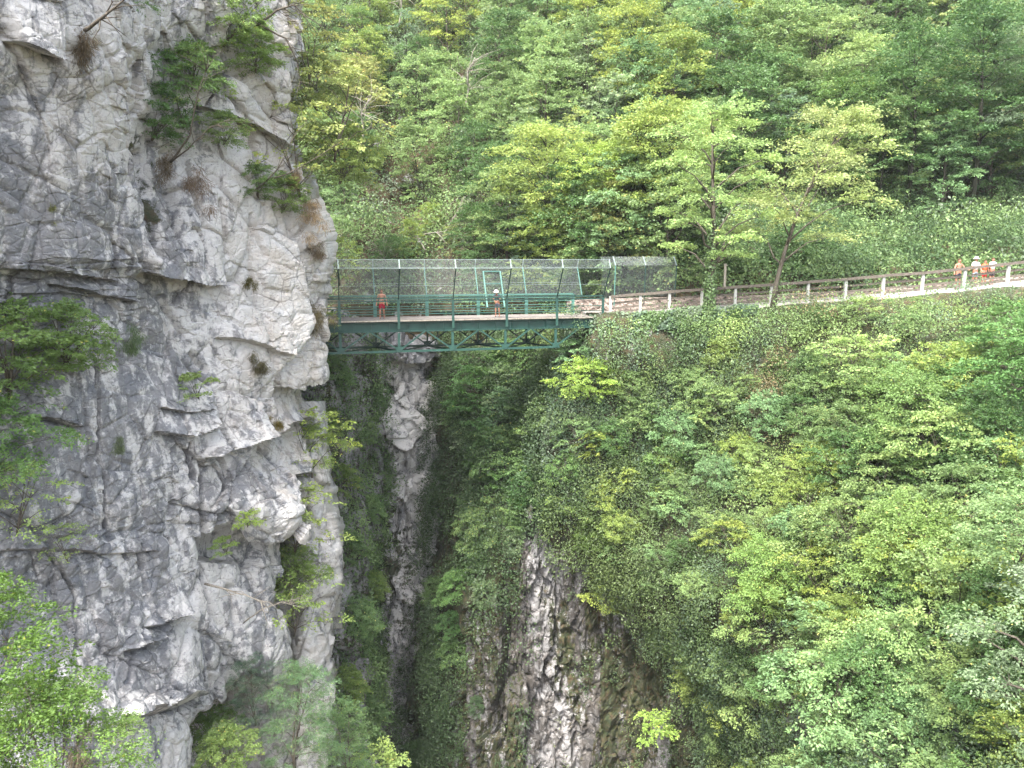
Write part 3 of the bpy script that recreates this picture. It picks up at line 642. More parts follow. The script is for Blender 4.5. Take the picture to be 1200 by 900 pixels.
# prototypes
for i in range(6): proto(f'wood{i}', seed=10 + i, H=9 + i % 3, R=3.4 + .35 * (i % 2), base=.12, nl=17, na=20, nleaf=34, leaf=.215, squash=[.85, .6, 1.0, .75, .9, .65][i], flat=.35, col='mid', col2='light', trunk_r=.13, lean=.04 * (i % 3))
for i in range(3): proto(f'layered{i}', seed=30 + i, H=11, R=3.9, base=.3, nl=17, na=20, nleaf=34, leaf=.19, col='mid', col2='lime', squash=.33, trunk_r=.15, lob=(.26, .4), skip=.1)
for i in range(2): proto(f'thin{i}', seed=40 + i, H=10, R=2.6, base=.3, nl=14, na=13, nleaf=22, leaf=.20, col='grey', col2='light', squash=.8, trunk_r=.10, lob=(.22, .34), skip=.25)
for i in range(5): proto(f'bush{i}', seed=50 + i, H=2.3, R=1.6, base=.04, nl=11, na=16, nleaf=42, leaf=.105, flat=.4, col='mid', col2='light', stems=3, trunk_r=.035, lob=(.36, .52), squash=.7)
for i in range(3): proto(f'spray{i}', seed=60 + i, H=2.4, R=2.1, base=.10, nl=12, na=14, nleaf=34, leaf=.12, col='mid', col2='lime', stems=4, trunk_r=.035, lob=(.26, .4), squash=.35, skip=.1)

def hill_point(px, py):
    X, Y, P, N = SURF['hill']; i = np.argmin((X - px) ** 2 + (Y - py) ** 2); return P.reshape(-1, 3)[i]
def slope_point(px, py, s='right'):
    X, Y, P, N = SURF[s]; i = np.argmin((X - px) ** 2 + (Y - py) ** 2); return P.reshape(-1, 3)[i], N.reshape(-1, 3)[i]
ORD = ['first', 'second', 'third', 'fourth', 'fifth', 'sixth', 'seventh', 'eighth', 'ninth', 'tenth', 'eleventh', 'twelfth', 'thirteenth', 'fourteenth', 'fifteenth', 'sixteenth', 'seventeenth', 'eighteenth']
TINTS = {'mid green': (1.0, 1.0, 1.0), 'pale green': (1.22, 1.2, 1.2), 'yellow-green': (1.34, 1.2, .82), 'dark green': (.55, .68, .6), 'blue-green': (.95, 1.06, 1.25), 'brownish': (1.45, 1.05, .95)}
def pick_tint(rng, px, py):
    p = dict(zip(TINTS, [3, 2.5, 2, 1.2, 1.3, .25]))
    if px > 960: p['dark green'] += 7; p['mid green'] += 2; p['pale green'] *= .3; p['yellow-green'] *= .5
    if 560 < px < 880 and py > 110: p['yellow-green'] += 3
    if 790 < px < 985 and py > 140: p['dark green'] += 7; p['mid green'] += 2; p['yellow-green'] = .4; p['pale green'] = .3
    if px < 640 and py < 230: p['pale green'] += 1.5; p['blue-green'] += 1
    ks = list(p); w_ = np.array([p[k] for k in ks]); k = ks[rng.choice(len(ks), p=w_ / w_.sum())]
    return k, tuple(np.array(TINTS[k]) * rng.uniform(.88, 1.12))
rng = np.random.default_rng(77)
TROWS = [(352, 560, 790, 7), (330, 400, 1180, 10), (300, 380, 1230, 13), (268, 370, 1230, 15), (232, 360, 1230, 16), (196, 355, 1235, 17), (160, 350, 1240, 17), (122, 345, 1245, 17), (84, 345, 1250, 17), (44, 345, 1250, 17), (0, 345, 1260, 17), (-44, 345, 1265, 15), (-90, 340, 1265, 12)]
for ri, (by, x0, x1, n) in enumerate(TROWS):
    for j in range(n):
        px_ = x0 + (x1 - x0) * (j + .5 + rng.uniform(-.3, .3)) / n; py_ = by + rng.uniform(-12, 12)
        bare = math.exp(-((px_ - 485) / 60) ** 2 - ((py_ - 260) / 60) ** 2)
        if px_ > 800 and py_ > 262 + rng.uniform(0, 10): continue
        if rng.random() < bare * .7: continue
        p = hill_point(px_, py_)
        left = smooth(760, 520, px_)
        s_ = (1.0 - .22 * left) * rng.uniform(.75, 1.12)
        if px_ < 560 and py_ > 240: s_ *= .6
        kind = rng.choice(['wood', 'layered', 'thin'], p=[.70, .12, .18]) if px_ < 950 else rng.choice(['wood', 'layered', 'thin'], p=[.62, .33, .05])
        key = f"{kind}{rng.integers({'wood': 6, 'layered': 3, 'thin': 2}[kind])}"
        tn, tc = pick_tint(rng, px_, py_)
        size = 'small' if s_ < .62 else 'tall' if s_ > .95 else 'mid-sized'
        shape = {'wood': 'round-crowned', 'layered': 'tiered', 'thin': 'thin-leaved'}[kind]
        row = f'{ORD[ri]} row of the hillside wood, counted up from the bridge'
        plant({'wood': 'broadleaf_tree', 'layered': 'beech_tree', 'thin': 'ash_tree'}[kind], key, p - np.array([0, 0, .3]), s_, rng.uniform(0, 6.28), tc,
              f'{tn} {shape} {size} tree, {ORD[j]} place of the {ORD[ri]} row up the wooded hillside', 'tree', 'trees of the wooded hillside', bark='bark' if rng.random() < .7 else 'bark_dark')
# shrubs of the slope below the path and of the gorge sides
SR = [(392, 800, 1230, 9), (418, 760, 1230, 12), (448, 700, 1230, 14), (480, 690, 1230, 15), (512, 670, 1230, 16), (546, 660, 1230, 16), (582, 655, 1230, 17), (620, 650, 1230, 17), (660, 670, 1235, 16), (702, 700, 1235, 15), (745, 760, 1235, 14), (790, 800, 1235, 13), (838, 830, 1240, 12), (890, 850, 1240, 11), (945, 870, 1240, 9)]
for ri, (by, x0, x1, n) in enumerate(SR):
    for j in range(n):
        px_ = x0 + (x1 - x0) * (j + .5 + rng.uniform(-.35, .35)) / n; py_ = by + rng.uniform(-16, 16)
        if rng.random() < .10 or (by < 450 and rng.random() < .4): continue
        p, nn = slope_point(px_, py_); kind = 'spray' if rng.random() < .45 else 'bush'
        s_ = rng.uniform(.5, 1.15) * (1.15 if px_ > 980 else .85) * (1 if by > 450 else .6)
        p_ = {'mid green': 3, 'pale green': 2, 'yellow-green': 2 + 4 * (600 < px_ < 960 and by > 520), 'dark green': 1 + 4 * (px_ > 1040), 'blue-green': 1.5}
        ks = list(p_); w_ = np.array([p_[k] for k in ks], float); tn = ks[rng.choice(len(ks), p=w_ / w_.sum())]
        plant('shrub', f'{kind}{rng.integers(3 if kind == "spray" else 5)}', p + nn * (.35 if by < 450 else .75), s_, rng.uniform(0, 6.28), tuple(np.array(TINTS[tn]) * rng.uniform(.85, 1.15)),
              f'{tn} {"tiered" if kind == "spray" else "rounded"} shrub, {ORD[j]} place of the {ORD[ri]} row below the path fence', 'shrub', 'shrubs on the slope below the path',
              names=('branch', 'foliage'), tilt=(nn[1] * -.35, nn[0] * .35))

BR = [(800, 325), (835, 318), (870, 322), (915, 318), (950, 312), (985, 300), (1010, 308), (1045, 292), (1070, 300), (1100, 282), (1175, 276), (1190, 290), (820, 295), (860, 288), (900, 284), (945, 280), (990, 275), (1040, 270), (1090, 262), (1150, 262), (1215, 285), (1130, 290)]
for i, (px_, py_) in enumerate(BR):
    k = 'dark green' if px_ < 960 or rng.random() < .4 else 'mid green' if rng.random() < .6 else 'blue-green'
    plant('shrub', f'bush{i % 5}', hill_point(px_, py_) - np.array([0, 0, .2]), rng.uniform(.5, 1.0) * (1.25 if px_ < 960 else .9), rng.uniform(0, 6), tuple(np.array(TINTS[k]) * .85),
          f'{k} shrub on the bank behind the path, {"nearer the fence" if py_ > 295 else "higher up"}, {ORD[i % 18]} in line', 'shrub', 'shrubs on the bank behind the path', names=('branch', 'foliage'))

proto('hazel', seed=120, H=4.2, R=3.1, base=.04, nl=20, na=24, nleaf=46, leaf=.13, col='mid', col2='light', stems=5, trunk_r=.06, lob=(.27, .40), squash=.5, flat=.55)
proto('hazel2', seed=121, H=4.6, R=2.8, base=.04, nl=18, na=24, nleaf=46, leaf=.13, col='deep', col2='light', stems=4, trunk_r=.06, lob=(.30, .44), squash=.7, flat=.4)
for px_, py_, k_, s_, tn, lb in ((1062, 520, 'hazel', .95, (1.0, 1.05, .9), 'broad tiered hazel bush in the middle of the right slope, upper of two'), (1068, 680, 'hazel', .95, (1.1, 1.1, .85), 'broad tiered hazel bush in the middle of the right slope, lower of two'),
        (1150, 560, 'hazel2', .9, (.7, .85, .75), 'dark green hazel bush right of the two broad tiered ones'), (905, 700, 'hazel', .8, (1.15, 1.2, .9), 'fresh green hazel bush on the brow above the bare rock'), (775, 560, 'hazel2', .7, (1.05, 1.15, .95), 'rounded green hazel bush under the ivy corner'),
        (1000, 830, 'hazel2', .6, (.9, 1.0, .85), 'hazel bush low on the slope near the bottom edge'), (700, 640, 'hazel', .6, (1.2, 1.25, .85), 'light green hazel bush on the brow left of the slope'), (945, 470, 'hazel2', .65, (.95, 1.0, 1.0), 'hazel bush high on the slope below the leaning tree')):
    p, nn = slope_point(px_, py_); plant('hazel_bush', k_, p + nn * .2 - np.array([0, 0, .5]), s_, px_, tn, lb, 'bush', 'hazel bushes on the slope', names=('branch', 'foliage'), tilt=(.2, 0))
# ------------------------------------------------------------------ the footbridge
O = at(398, 376.3, 44.0); E = at(690, 370.7, 47.6); ZD = float((O[2] + E[2]) / 2)
T = (E - O); T[2] = 0; T /= np.linalg.norm(T); BK = np.array([-T[1], T[0], 0.0])
WID = 2.6
def B(t, d, z): 
    p = O + T * t + BK * d; return Vector((p[0], p[1], ZD + z))
def tpx(px, d=0.0):
    k = (px - 600) / 900.0; o = O + BK * d; return float((k * o[1] - o[0]) / (T[0] - k * T[1]))
T0, T1 = tpx(398) - 4.5, tpx(694)
bridge = empty('footbridge', B((T0 + T1) / 2, WID / 2, -1.9))
tag(bridge, 'green steel truss footbridge with plank deck and flared mesh sides spanning the gorge', 'footbridge')
inv = Matrix.Translation(-Vector(bridge.location))
def part(mb, name, mat, parent=None):
    me = mb.mesh(name); 
    if parent is None or parent == bridge: me.transform(inv); return link(name, me, M[mat], bridge)
    me.transform(inv); return link(name, me, M[mat], parent)
rzb = math.atan2(T[1], T[0])
mb = MB()
rr = random.Random(4); t = T0
while t < T1:
    mb.box(B(t + .1, WID / 2 + rr.uniform(-.02, .02), -.03 + rr.uniform(-.006, .006)), (.185, WID + .3, .06), rzb); t += .2
part(mb, 'deck', 'deck_wood')
part(MB().box(B((T0 + T1) / 2, -.18, -.04), (T1 - T0, .05, .08), rzb), 'deck_edge', 'bark_pale')  # paler tone paints a sunlit look onto the near deck edge
for d, sg in ((0.05, -1), (WID - .05, 1)):
    mb = MB()
    for z0, h, wd in ((-.17, .05, .22), (-.42, .46, .03), (-.68, .05, .22)): mb.box(B((T0 + T1) / 2, d, z0), (T1 - T0, wd, h), rzb)
    t = T0
    while t < T1: mb.box(B(t, d + sg * .055, -.42), (.02, .08, .44), rzb); t += 1.05
    part(mb, 'main_girder', 'girder' if sg < 0 else 'green_dark')
NODES = [tpx(p) for p in (338, 398, 467, 530, 592, 651)]
HI, LO = -.72, -1.84
for side, (d, sh_, mat) in enumerate(((-.02, 0, 'green'), (WID + .02, -1.15, 'green_dark'))):
    tr = part(MB().box(B((T0 + NODES[-1]) / 2 + sh_ / 2 + .1, d, LO), (NODES[-1] - T0 + sh_ + .3, .16, .12), rzb), 'bottom_chord', mat)
    tr.data.materials.clear(); tr.data.materials.append(M[mat])
    for i, n_ in enumerate(NODES):
        n_ += sh_
        part(MB().box(B(n_, d + (-.02 if side == 0 else .02), (HI + LO) / 2), (.15 if side == 0 else .11, .10, HI - LO - .07), rzb), 'truss_post', mat, tr)
        part(MB().box(B(n_, d + (-.085 if side == 0 else .085), LO + .13), (.42, .02, .3), rzb), 'gusset_plate', mat, tr)
        hl = (n_ - (NODES[i - 1] + sh_)) / 2 if i else 1.6; hr = (NODES[i + 1] + sh_ - n_) / 2 if i < len(NODES) - 1 else 1.6
        part(MB().bar(B(n_ - .05, d + .04, LO + .08), B(n_ - hl + .06, d + .04, HI + .03), .14, .08), 'diagonal', mat, tr)
        part(MB().bar(B(n_ + .05, d - .04, LO + .08), B(n_ + hr - .06, d - .04, HI + .03), .14, .08), 'diagonal', mat, tr)
        if side: part(MB().bar(B(n_ + .5, d, LO + .05), B(n_ + hr * .45, d, HI + .03), .07, .07), 'diagonal', mat, tr)
mb = MB()
for i, n_ in enumerate(NODES):
    mb.bar(B(n_, 0, LO), B(n_ - 1.15, WID, LO), .10, .10)
    if i < len(NODES) - 1: mb.bar(B(n_, 0, LO), B(NODES[i + 1] - 1.15, WID, LO), .06, .06)
part(mb, 'cross_bracing', 'green_dark')
# railings
RP = [tpx(p) for p in (340, 398, 467, 530.5, 593, 651.5, 705)]
rail = part(MB().box(B((T0 + RP[-1]) / 2, -.16, 1.27), (RP[-1] - T0, .10, .09), rzb), 'near_railing', 'green')
for i, n_ in enumerate(RP):
    part(MB().box(B(n_, -.19, .36), (.15, .06, 1.74), rzb), 'railing_post', 'green', rail)
for z, th in ((1.10, .08), (.66, .05), (.36, .035)):
    part(MB().box(B((T0 + RP[-1]) / 2, -.14, z), (RP[-1] - T0, .04, th), rzb), 'rail', 'green', rail)
far = [n_ - 1.15 for n_ in RP[:-1]]
FE = tpx(672, WID)
rail2 = part(MB().box(B((T0 + FE) / 2, WID + .12, 1.27), (FE - T0, .12, .1), rzb), 'far_railing', 'green_pale')
for n_ in far + [FE]: part(MB().box(B(n_, WID + .15, .55), (.2, .06, 1.4), rzb), 'railing_post', 'green_pale', rail2)
for z in (1.08, .84, .62, .46, .3, .14): part(MB().box(B((T0 + FE) / 2, WID + .1, z), (FE - T0, .03, .07 if z > 1 else .032), rzb), 'rail', 'green_pale', rail2)
# wire net material: a woven pattern of real thin wires, transparent between them
def net_mat(name, cell=.06, wire=.09, col=(.17, .20, .19)):
    t = NT(name); uv = t.new('ShaderNodeUVMap'); m = t.new('ShaderNodeMapping'); m.inputs['Rotation'].default_value = (0, 0, math.radians(45)); m.inputs['Scale'].default_value = (1 / cell, 1 / cell, 1)
    t.l.new(uv.outputs[0], m.inputs[0]); sp = t.new('ShaderNodeSeparateXYZ'); t.l.new(m.outputs[0], sp.inputs[0])
    a = t.math('LESS_THAN', t.math('FRACT', sp.outputs[0]), wire); b = t.math('LESS_THAN', t.math('FRACT', sp.outputs[1]), wire)
    al = t.math('MAXIMUM', a, b); t.done(col, .5, .4, .3); t.put(t.b.inputs['Alpha'], al); return t.m
M['net'] = net_mat('wire_net')
def net_panel(name, pts, parent, inv_=None):
    """pts: rows (bottom, kink, top) of equal length along the fence"""
    v, f, uv = [], [], []; n = len(pts[0])
    for r in pts: v += [tuple(p) for p in r]
    me = bpy.data.meshes.new(name)
    for r in range(len(pts) - 1):
        for i in range(n - 1): f.append((r * n + i, r * n + i + 1, (r + 1) * n + i + 1, (r + 1) * n + i))
    me.from_pydata(v, [], f); ul = me.uv_layers.new(name='UVMap')
    dist = [0]; 
    for i in range(n - 1): dist.append(dist[-1] + (Vector(pts[0][i + 1]) - Vector(pts[0][i])).length)
    hs_ = [0]
    for r in range(len(pts) - 1): hs_.append(hs_[-1] + (Vector(pts[r + 1][0]) - Vector(pts[r][0])).length)
    for lp in me.loops: ul.data[lp.index].uv = (dist[lp.vertex_index % n], hs_[lp.vertex_index // n])
    if inv_ is not None: me.transform(inv_)
    return link(name, me, M['net'], parent)
for sg, base_d, ns, z0, mt, flare in ((-1, -.19, RP[1:], 1.2, 'green_dark', 1.15), (1, WID + .15, far[1:] + [FE + .6], 1.2, 'green_pale', 1.0)):
    kd = base_d + sg * flare; KZ, TZ = 2.98, 3.48
    fe = part(MB().tube([B(ns[0] - 3, kd, TZ), B(ns[-1], kd, TZ)], .012, 4), 'mesh_fence', 'galv')
    for n_ in ns:
        part(MB().bar(B(n_, base_d, z0), B(n_, kd, KZ), .055, .055), 'fence_post', mt, fe)
        part(MB().bar(B(n_, kd, KZ), B(n_, kd - sg * .25, TZ), .05, .05), 'post_tip', 'galv', fe)
    for f_ in (0.45, 1.0):
        part(MB().tube([B(ns[0] - 3, base_d + (kd - base_d) * f_, z0 + (KZ - z0) * f_), B(ns[-1], base_d + (kd - base_d) * f_, z0 + (KZ - z0) * f_)], .012, 4), 'tension_wire', 'galv', fe)
    xs = [ns[0] - 3] + list(ns)
    net_panel('wire_net', [[B(x, base_d, z0 - .1) for x in xs], [B(x, kd, KZ) for x in xs], [B(x, kd - sg * .25, TZ) for x in xs]], fe, inv)
fz0, fz1 = .9, 2.72
g0, g1 = tpx(570, WID) , tpx(590, WID)
def FB(t, z): return B(t, WID + .15 + (z - 1.2) / 1.78 * 1.0 - .06, z)
mb = MB(); mb.bar(FB(g0, .5), FB(g0, fz1), .09, .09); mb.bar(FB(g1, .5), FB(g1, fz1), .09, .09); mb.bar(FB(g0, fz1), FB(g1, fz1), .08, .08); mb.bar(FB(g0, 1.95), FB(g1, 1.95), .05, .05)
part(mb, 'rescue_frame', 'green_pale')

# ------------------------------------------------------------------ path, kerb, fence and retaining wall
FB_ = [(694, 369.5), (715, 368), (750, 366.5), (784, 364), (822, 361.5), (861, 359), (903, 356), (946, 353.4), (990, 350), (1034, 346.5), (1080, 343), (1129, 338.5), (1180, 333), (1235, 327), (1290, 320), (1400, 309), (1560, 292)]
def fy(px): return float(np.interp(px, [690, 715, 860, 1000, 1180, 1235, 1560], [48.3, 48.4, 47.0, 45.8, 44.5, 44.0, 42.2]))
FP = [V(px, py, fy(px)) for px, py in FB_]
FP[0].z = FP[1].z = ZD + .0
def ribbon(name, off0, off1, dz, mat, kind=None, thick=None, pts=FP):
    mb = MB()
    for i, p in enumerate(pts):
        d = (pts[min(i + 1, len(pts) - 1)] - pts[max(i - 1, 0)]); d.z = 0; d.normalize(); n = Vector((-d.y, d.x, 0))
        a, b = p + n * off0, p + n * off1
        mb.v += [a + Vector((0, 0, dz)), b + Vector((0, 0, dz))]
        if thick: mb.v += [a + Vector((0, 0, dz - thick)), b + Vector((0, 0, dz - thick))]
    k = 4 if thick else 2
    for i in range(len(pts) - 1):
        j = i * k; mb.f.append([j, j + k, j + k + 1, j + 1])
        if thick: mb.f += [[j + 2, j + k + 2, j + k, j], [j + 1, j + k + 1, j + k + 3, j + 3], [j + 2, j + 3, j + k + 3, j + k + 2]]
    if thick: mb.f += [[0, 1, 3, 2], [len(mb.v) - 4, len(mb.v) - 2, len(mb.v) - 1, len(mb.v) - 3]]
    o = mb.build(name, M[mat]); 
    if kind: tag(o, kind=kind)
    return o
ribbon('path', -.05, 4.6, .0, 'path_gravel', 'structure', .3)
ribbon('kerb', -.32, -.052, .02, 'concrete', 'structure', .46)
fence = empty('path_fence', FP[1]); tag(fence, 'long wooden rail fence on grey concrete posts along the path edge', 'fence')
finv = Matrix.Translation(-FP[1])
def fpart(mb, name, mat): me = mb.mesh(name); me.transform(finv); return link(name, me, M[mat], fence)
for i, p in enumerate(FP[1:-1]):
    fpart(MB().box(p + Vector((0, 0, .56)), (.15, .14, 1.28), .12), 'post', 'fence_post')
H_ = FP[1:-1]
for z, w_, h in ((1.16, .10, .16), (.74, .06, .12), (.42, .06, .12), (.18, .06, .14)):
    for a, b in zip(H_, H_[1:]):
        jit = rr.uniform(-.02, .02)
        fpart(MB().bar(a + Vector((0, .11 if z < 1 else -.08, z + jit)), b + Vector((0, .11 if z < 1 else -.08, z + rr.uniform(-.02, .02))), w_, h), 'rail', 'wood_rail')
# tall wire fence continuing past the bridge end
mf = empty('mesh_fence', FP[1]); tag(mf, 'tall wire net fence on thin posts beyond the bridge end, above the stone wall', 'fence')
minv = Matrix.Translation(-FP[1])
q = [V(702, 367, 48.3), V(717, 368, 48.4), V(752, 366, 48.2), V(788, 362, 47.9)]
tops = []
for i, p in enumerate(q):
    k = Vector((p.x + .15, p.y - .1, -.42)); tp = Vector((p.x + .02, p.y + .2, .12)); tops.append((k, tp))
    if i: 
        me = MB().bar(p + Vector((.12, 0, .5)), k, .06, .06).mesh('fence_post'); me.transform(minv); link('fence_post', me, M['green_dark' if i > 1 else 'green_pale'], mf)
        me = MB().bar(k, tp, .06, .06).mesh('post_tip'); me.transform(minv); link('post_tip', me, M['galv'], mf)
net_panel('wire_net', [[p + Vector((.1, 0, .9)) for p in q], [k for k, _ in tops], [t_ for _, t_ in tops]], mf, minv)
# dry stone retaining wall behind the path
wp = [V(664, 371, 52.2), V(700, 370, 52.0), V(760, 367.5, 51.6), V(830, 362.5, 50.6), V(900, 357, 49.6), V(1000, 350, 48.7), V(1100, 342, 48.0), V(1250, 327, 47.2)]
hh = [1.05, 1.1, 1.05, .8, .6, .5, .45, .45]
wl_ = []; 
for a, b, h0, h1 in zip(wp, wp[1:], hh, hh[1:]):
    for f in np.linspace(0, 1, 60, endpoint=False): wl_.append((a.lerp(b, f), h0 + (h1 - h0) * f))
zs = np.linspace(-.3, 1, 16); P = np.array([[(p.x, p.y + .05 * z, p.z + z * h + .0) for p, h in wl_] for z in zs] + [[(p.x, p.y + .6, p.z + h) for p, h in wl_]])
b_, c_ = blocky(P, (.24, .3, .13), 61, .4); P[:-1, :, 1] -= (.05 * b_ - .05 * c_)[:-1]
ny, nx = P.shape[:2]
swl = link('stone_wall', quads_mesh('stone_wall', P, grid_faces(ny, nx), False), M['stone']); tag(swl, 'low dry stone wall along the back of the path beyond the fence', 'wall')
# abutment under the right end
rng = np.random.default_rng(66); fpx = np.array([p[0] for p in FB_]); n = 9000
qx = rng.uniform(690, 885, n); lp_ = at(qx, np.interp(qx, fpx, [p[1] for p in FB_]), [fy(x) for x in qx])
lp_[:, 1] -= .34 + rng.random(n) * .5; lp_[:, 2] += .12 - rng.random(n) * 1.15 * (1 - smooth(850, 885, qx) * .6) + .25 * (noise(lp_, .8, 3) - .5) - .1 * smooth(860, 885, qx)
hv = link('ivy', leaf_mesh('ivy', lp_, rng.normal(0, .5, (n, 3)) + np.array([0, 0, -.6]), rng.normal(0, .45, (n, 3)) + np.array([0, -.7, .5]), rng.uniform(.1, .2, n), rng.uniform(.08, .16, n), pal('deep', 'blue', 'grey', 'mid', seed=5)(0, 0, lp_, rng) * rng.uniform(.7, 1.3, (n, 1))), M['ivy']); tag(hv, kind='stuff')
mb = MB(); mb.box(B(tpx(697) + 1.7, WID / 2 + .9, -1.62), (1.2, WID, 3.1), rzb)
ab = mb.build('abutment', M['concrete']); tag(ab, 'grey block abutment carrying the right end of the footbridge', 'abutment')
mb = MB(); mb.bar(V(849, 338, 50), V(850, 309, 50), .13, .13); mb.box(V(850.2, 311, 50) , (.2, .15, .08))
o = mb.build('marker_post', M['bark_pale']); tag(o, 'pale weathered wooden post standing behind the path near the ivy-clad trunk', 'post')

# ------------------------------------------------------------------ people
def skin(name, joints, edges, mat, parent, sub=1):
    me = bpy.data.meshes.new(name); me.from_pydata([j[0] for j in joints], [], []) if False else me.from_pydata([j[0] for j in joints], edges, [])
    o = bpy.data.objects.new(name, me); COL.objects.link(o)
    md = o.modifiers.new('skin', 'SKIN'); md.use_smooth_shade = True
    for v, j in zip(me.skin_vertices[0].data, joints):
        v.radius = (j[1], j[2] if len(j) > 2 else j[1]); v.use_root = False
    me.skin_vertices[0].data[0].use_root = True
    sb = o.modifiers.new('sub', 'SUBSURF'); sb.levels = sub; sb.render_levels = sub
    dg = bpy.context.evaluated_depsgraph_get(); dg.update()
    m2 = bpy.data.meshes.new_from_object(o.evaluated_get(dg)); bpy.data.objects.remove(o); m2.name = name
    m2.polygons.foreach_set('use_smooth', [True] * len(m2.polygons)); m2.materials.clear()
    return link(name, m2, mat, parent)
def cloth(name, col): return simple(name, col, .85, .08, 9, .1)
SK = simple('skin', (.33, .155, .10), .55, .06, 3, .4)
def person(loc, h, rz, arms, legs, top=None, bottom=None, shoe=(.08, .07, .06), hat=None, hair=(.08, .04, .025), bend=0., label='', beard=False, pale=False, group=None):
    """arms / legs: for each side two points (elbow, wrist) / (knee, ankle) in metres for a 1.75 m figure facing -Y"""
    e = empty('person', loc, rz); k = h / 1.75; e.scale = (k, k, k); tag(e, label, 'person', group)
    def bd(p):   # bend the trunk forward about the hips
        x, y, z = p
        if z <= .95: return (x, y, z)
        c, s = math.cos(bend), math.sin(bend); y2, z2 = y, z - .95
        return (x, y2 * c - z2 * s, .95 + y2 * s + z2 * c)
    J = [((0, 0, .95), .15, .11), (bd((0, 0, 1.13)), .135, .10), (bd((0, .01, 1.33)), .165, .11), (bd((0, .01, 1.47)), .075, .07), (bd((0, 0, 1.53)), .055, .055),
         (bd((0, -.015, 1.62)), .078, .092), (bd((0, -.005, 1.70)), .076, .088), (bd((0, -.105, 1.62)), .014, .012)]
    Ed = [(0, 1), (1, 2), (2, 3), (3, 4), (4, 5), (5, 6), (5, 7)]
    sh, hp = [], []
    for s, (el, wr) in zip((-1, 1), arms):
        b0 = len(J); S = bd((s * .175, .01, 1.43)); el = Vector(el); wr = Vector(wr)
        d = (wr - el).normalized(); hand = wr + d * .07
        J += [(S, .058), (tuple(el), .042), (tuple(wr), .028), (tuple(hand), .038, .02)]
        Ed += [(2, b0), (b0, b0 + 1), (b0 + 1, b0 + 2), (b0 + 2, b0 + 3)]; sh.append((S, tuple(el), tuple(wr)))
        side = d.cross(Vector((0, 1, 0)))
        side = side.normalized() if side.length > .1 else Vector((1, 0, 0)); cur = d.cross(side).normalized()
        for q_, (o_, L_) in enumerate(((-.027, .065), (-.009, .075), (.009, .07), (.027, .055))):
            j0 = len(J); a = hand + d * .02 + side * o_; b = a + d * L_ * .5; c = b + (d * .8 + cur * .5) * L_ * .5
            J += [(tuple(a), .010), (tuple(b), .009), (tuple(c), .008)]; Ed += [(b0 + 3, j0), (j0, j0 + 1), (j0 + 1, j0 + 2)]
        j0 = len(J); a = wr + d * .03 - side * s * .035; b = a + d * .03 - side * s * .015; J += [(tuple(a), .011), (tuple(b), .009)]; Ed += [(b0 + 2, j0), (j0, j0 + 1)]
    for s, (kn, an) in zip((-1, 1), legs):
        b0 = len(J); Hp = (s * .095, 0, .88)
        J += [(Hp, .09, .09), (kn, .058), (an, .037), ((an[0], an[1] - .02, .045), .04, .035), ((an[0] + s * .02, an[1] - .14, .03), .04, .026)]
        Ed += [(0, b0), (b0, b0 + 1), (b0 + 1, b0 + 2), (b0 + 2, b0 + 3), (b0 + 3, b0 + 4)]; hp.append((Hp, kn, an))
    skin('body', J, Ed, SK, e, 1)
    lp = lambda a, b, f: tuple(Vector(a).lerp(Vector(b), f))
    if top:
        j = [((0, 0, .98), .165, .125), (bd((0, 0, 1.15)), .15, .12), (bd((0, .01, 1.34)), .18, .13), (bd((0, .01, 1.45)), .10, .09)]; ed = [(0, 1), (1, 2), (2, 3)]
        for S, el, wr in sh: b0 = len(j); j += [(S, .072), (lp(S, el, .75), .062)]; ed += [(2, b0), (b0, b0 + 1)]
        skin('shirt', j, ed, cloth('shirt_fabric', top), e)
    if bottom:
        j = [((0, 0, 1.0), .155, .12), ((0, 0, .92), .17, .13)]; ed = [(0, 1)]
        for Hp, kn, an in hp: b0 = len(j); j += [((Hp[0], Hp[1], .86), .10), (lp(Hp, kn, .8), .092)]; ed += [(1, b0), (b0, b0 + 1)]
        skin('shorts', j, ed, cloth('shorts_fabric', bottom), e)
    for Hp, kn, an in hp: skin('shoe', [((an[0], an[1] + .03, .045), .045, .045), ((an[0], an[1] - .14, .04), .046, .038)], [(0, 1)], cloth('shoe_leather', shoe), e)
    skin('hair', [(bd((0, .035, 1.60)), .07, .07), (bd((0, .02, 1.70)), .088, .094), (bd((0, .0, 1.755)), .05, .055)], [(0, 1), (1, 2)], cloth('hair', hair), e)
    for s in (-1, 1):
        o = MB().box(bd((s * .03, -.098, 1.655)), (.022, .012, .012)).build('eye', cloth('eye', (.03, .02, .02)), e)
        o = MB().box(bd((s * .083, 0, 1.635)), (.015, .035, .06)).build('ear', SK, e)
    MB().box(bd((0, -.102, 1.575)), (.045, .01, .012)).build('mouth', cloth('lips', (.30, .09, .07)), e)
    if beard: skin('beard', [(bd((0, -.06, 1.56)), .05, .045), (bd((0, -.06, 1.53)), .03, .03)], [(0, 1)], cloth('beard', hair), e)
    if hat:
        hm = MB()
        import itertools as _i
        rings = [(.17, 1.68), (.165, 1.695), (.10, 1.70), (.10, 1.77), (.07, 1.81), (.01, 1.82)]
        b0 = len(hm.v)
        for r_, z_ in rings:
            for a in range(16): hm.v.append(Vector(bd((r_ * math.cos(a * math.pi / 8), r_ * math.sin(a * math.pi / 8), z_))))
        for i in range(len(rings) - 1):
            for a in range(16): a2 = (a + 1) % 16; hm.f.append([i * 16 + a, i * 16 + a2, (i + 1) * 16 + a2, (i + 1) * 16 + a])
        hm.build('hat', cloth('hat_fabric', hat), e, True)
    return e
DOWN = lambda s, o=.24: ((s * (o + .03), .02, 1.15), (s * (o + .05), -.06, .90))
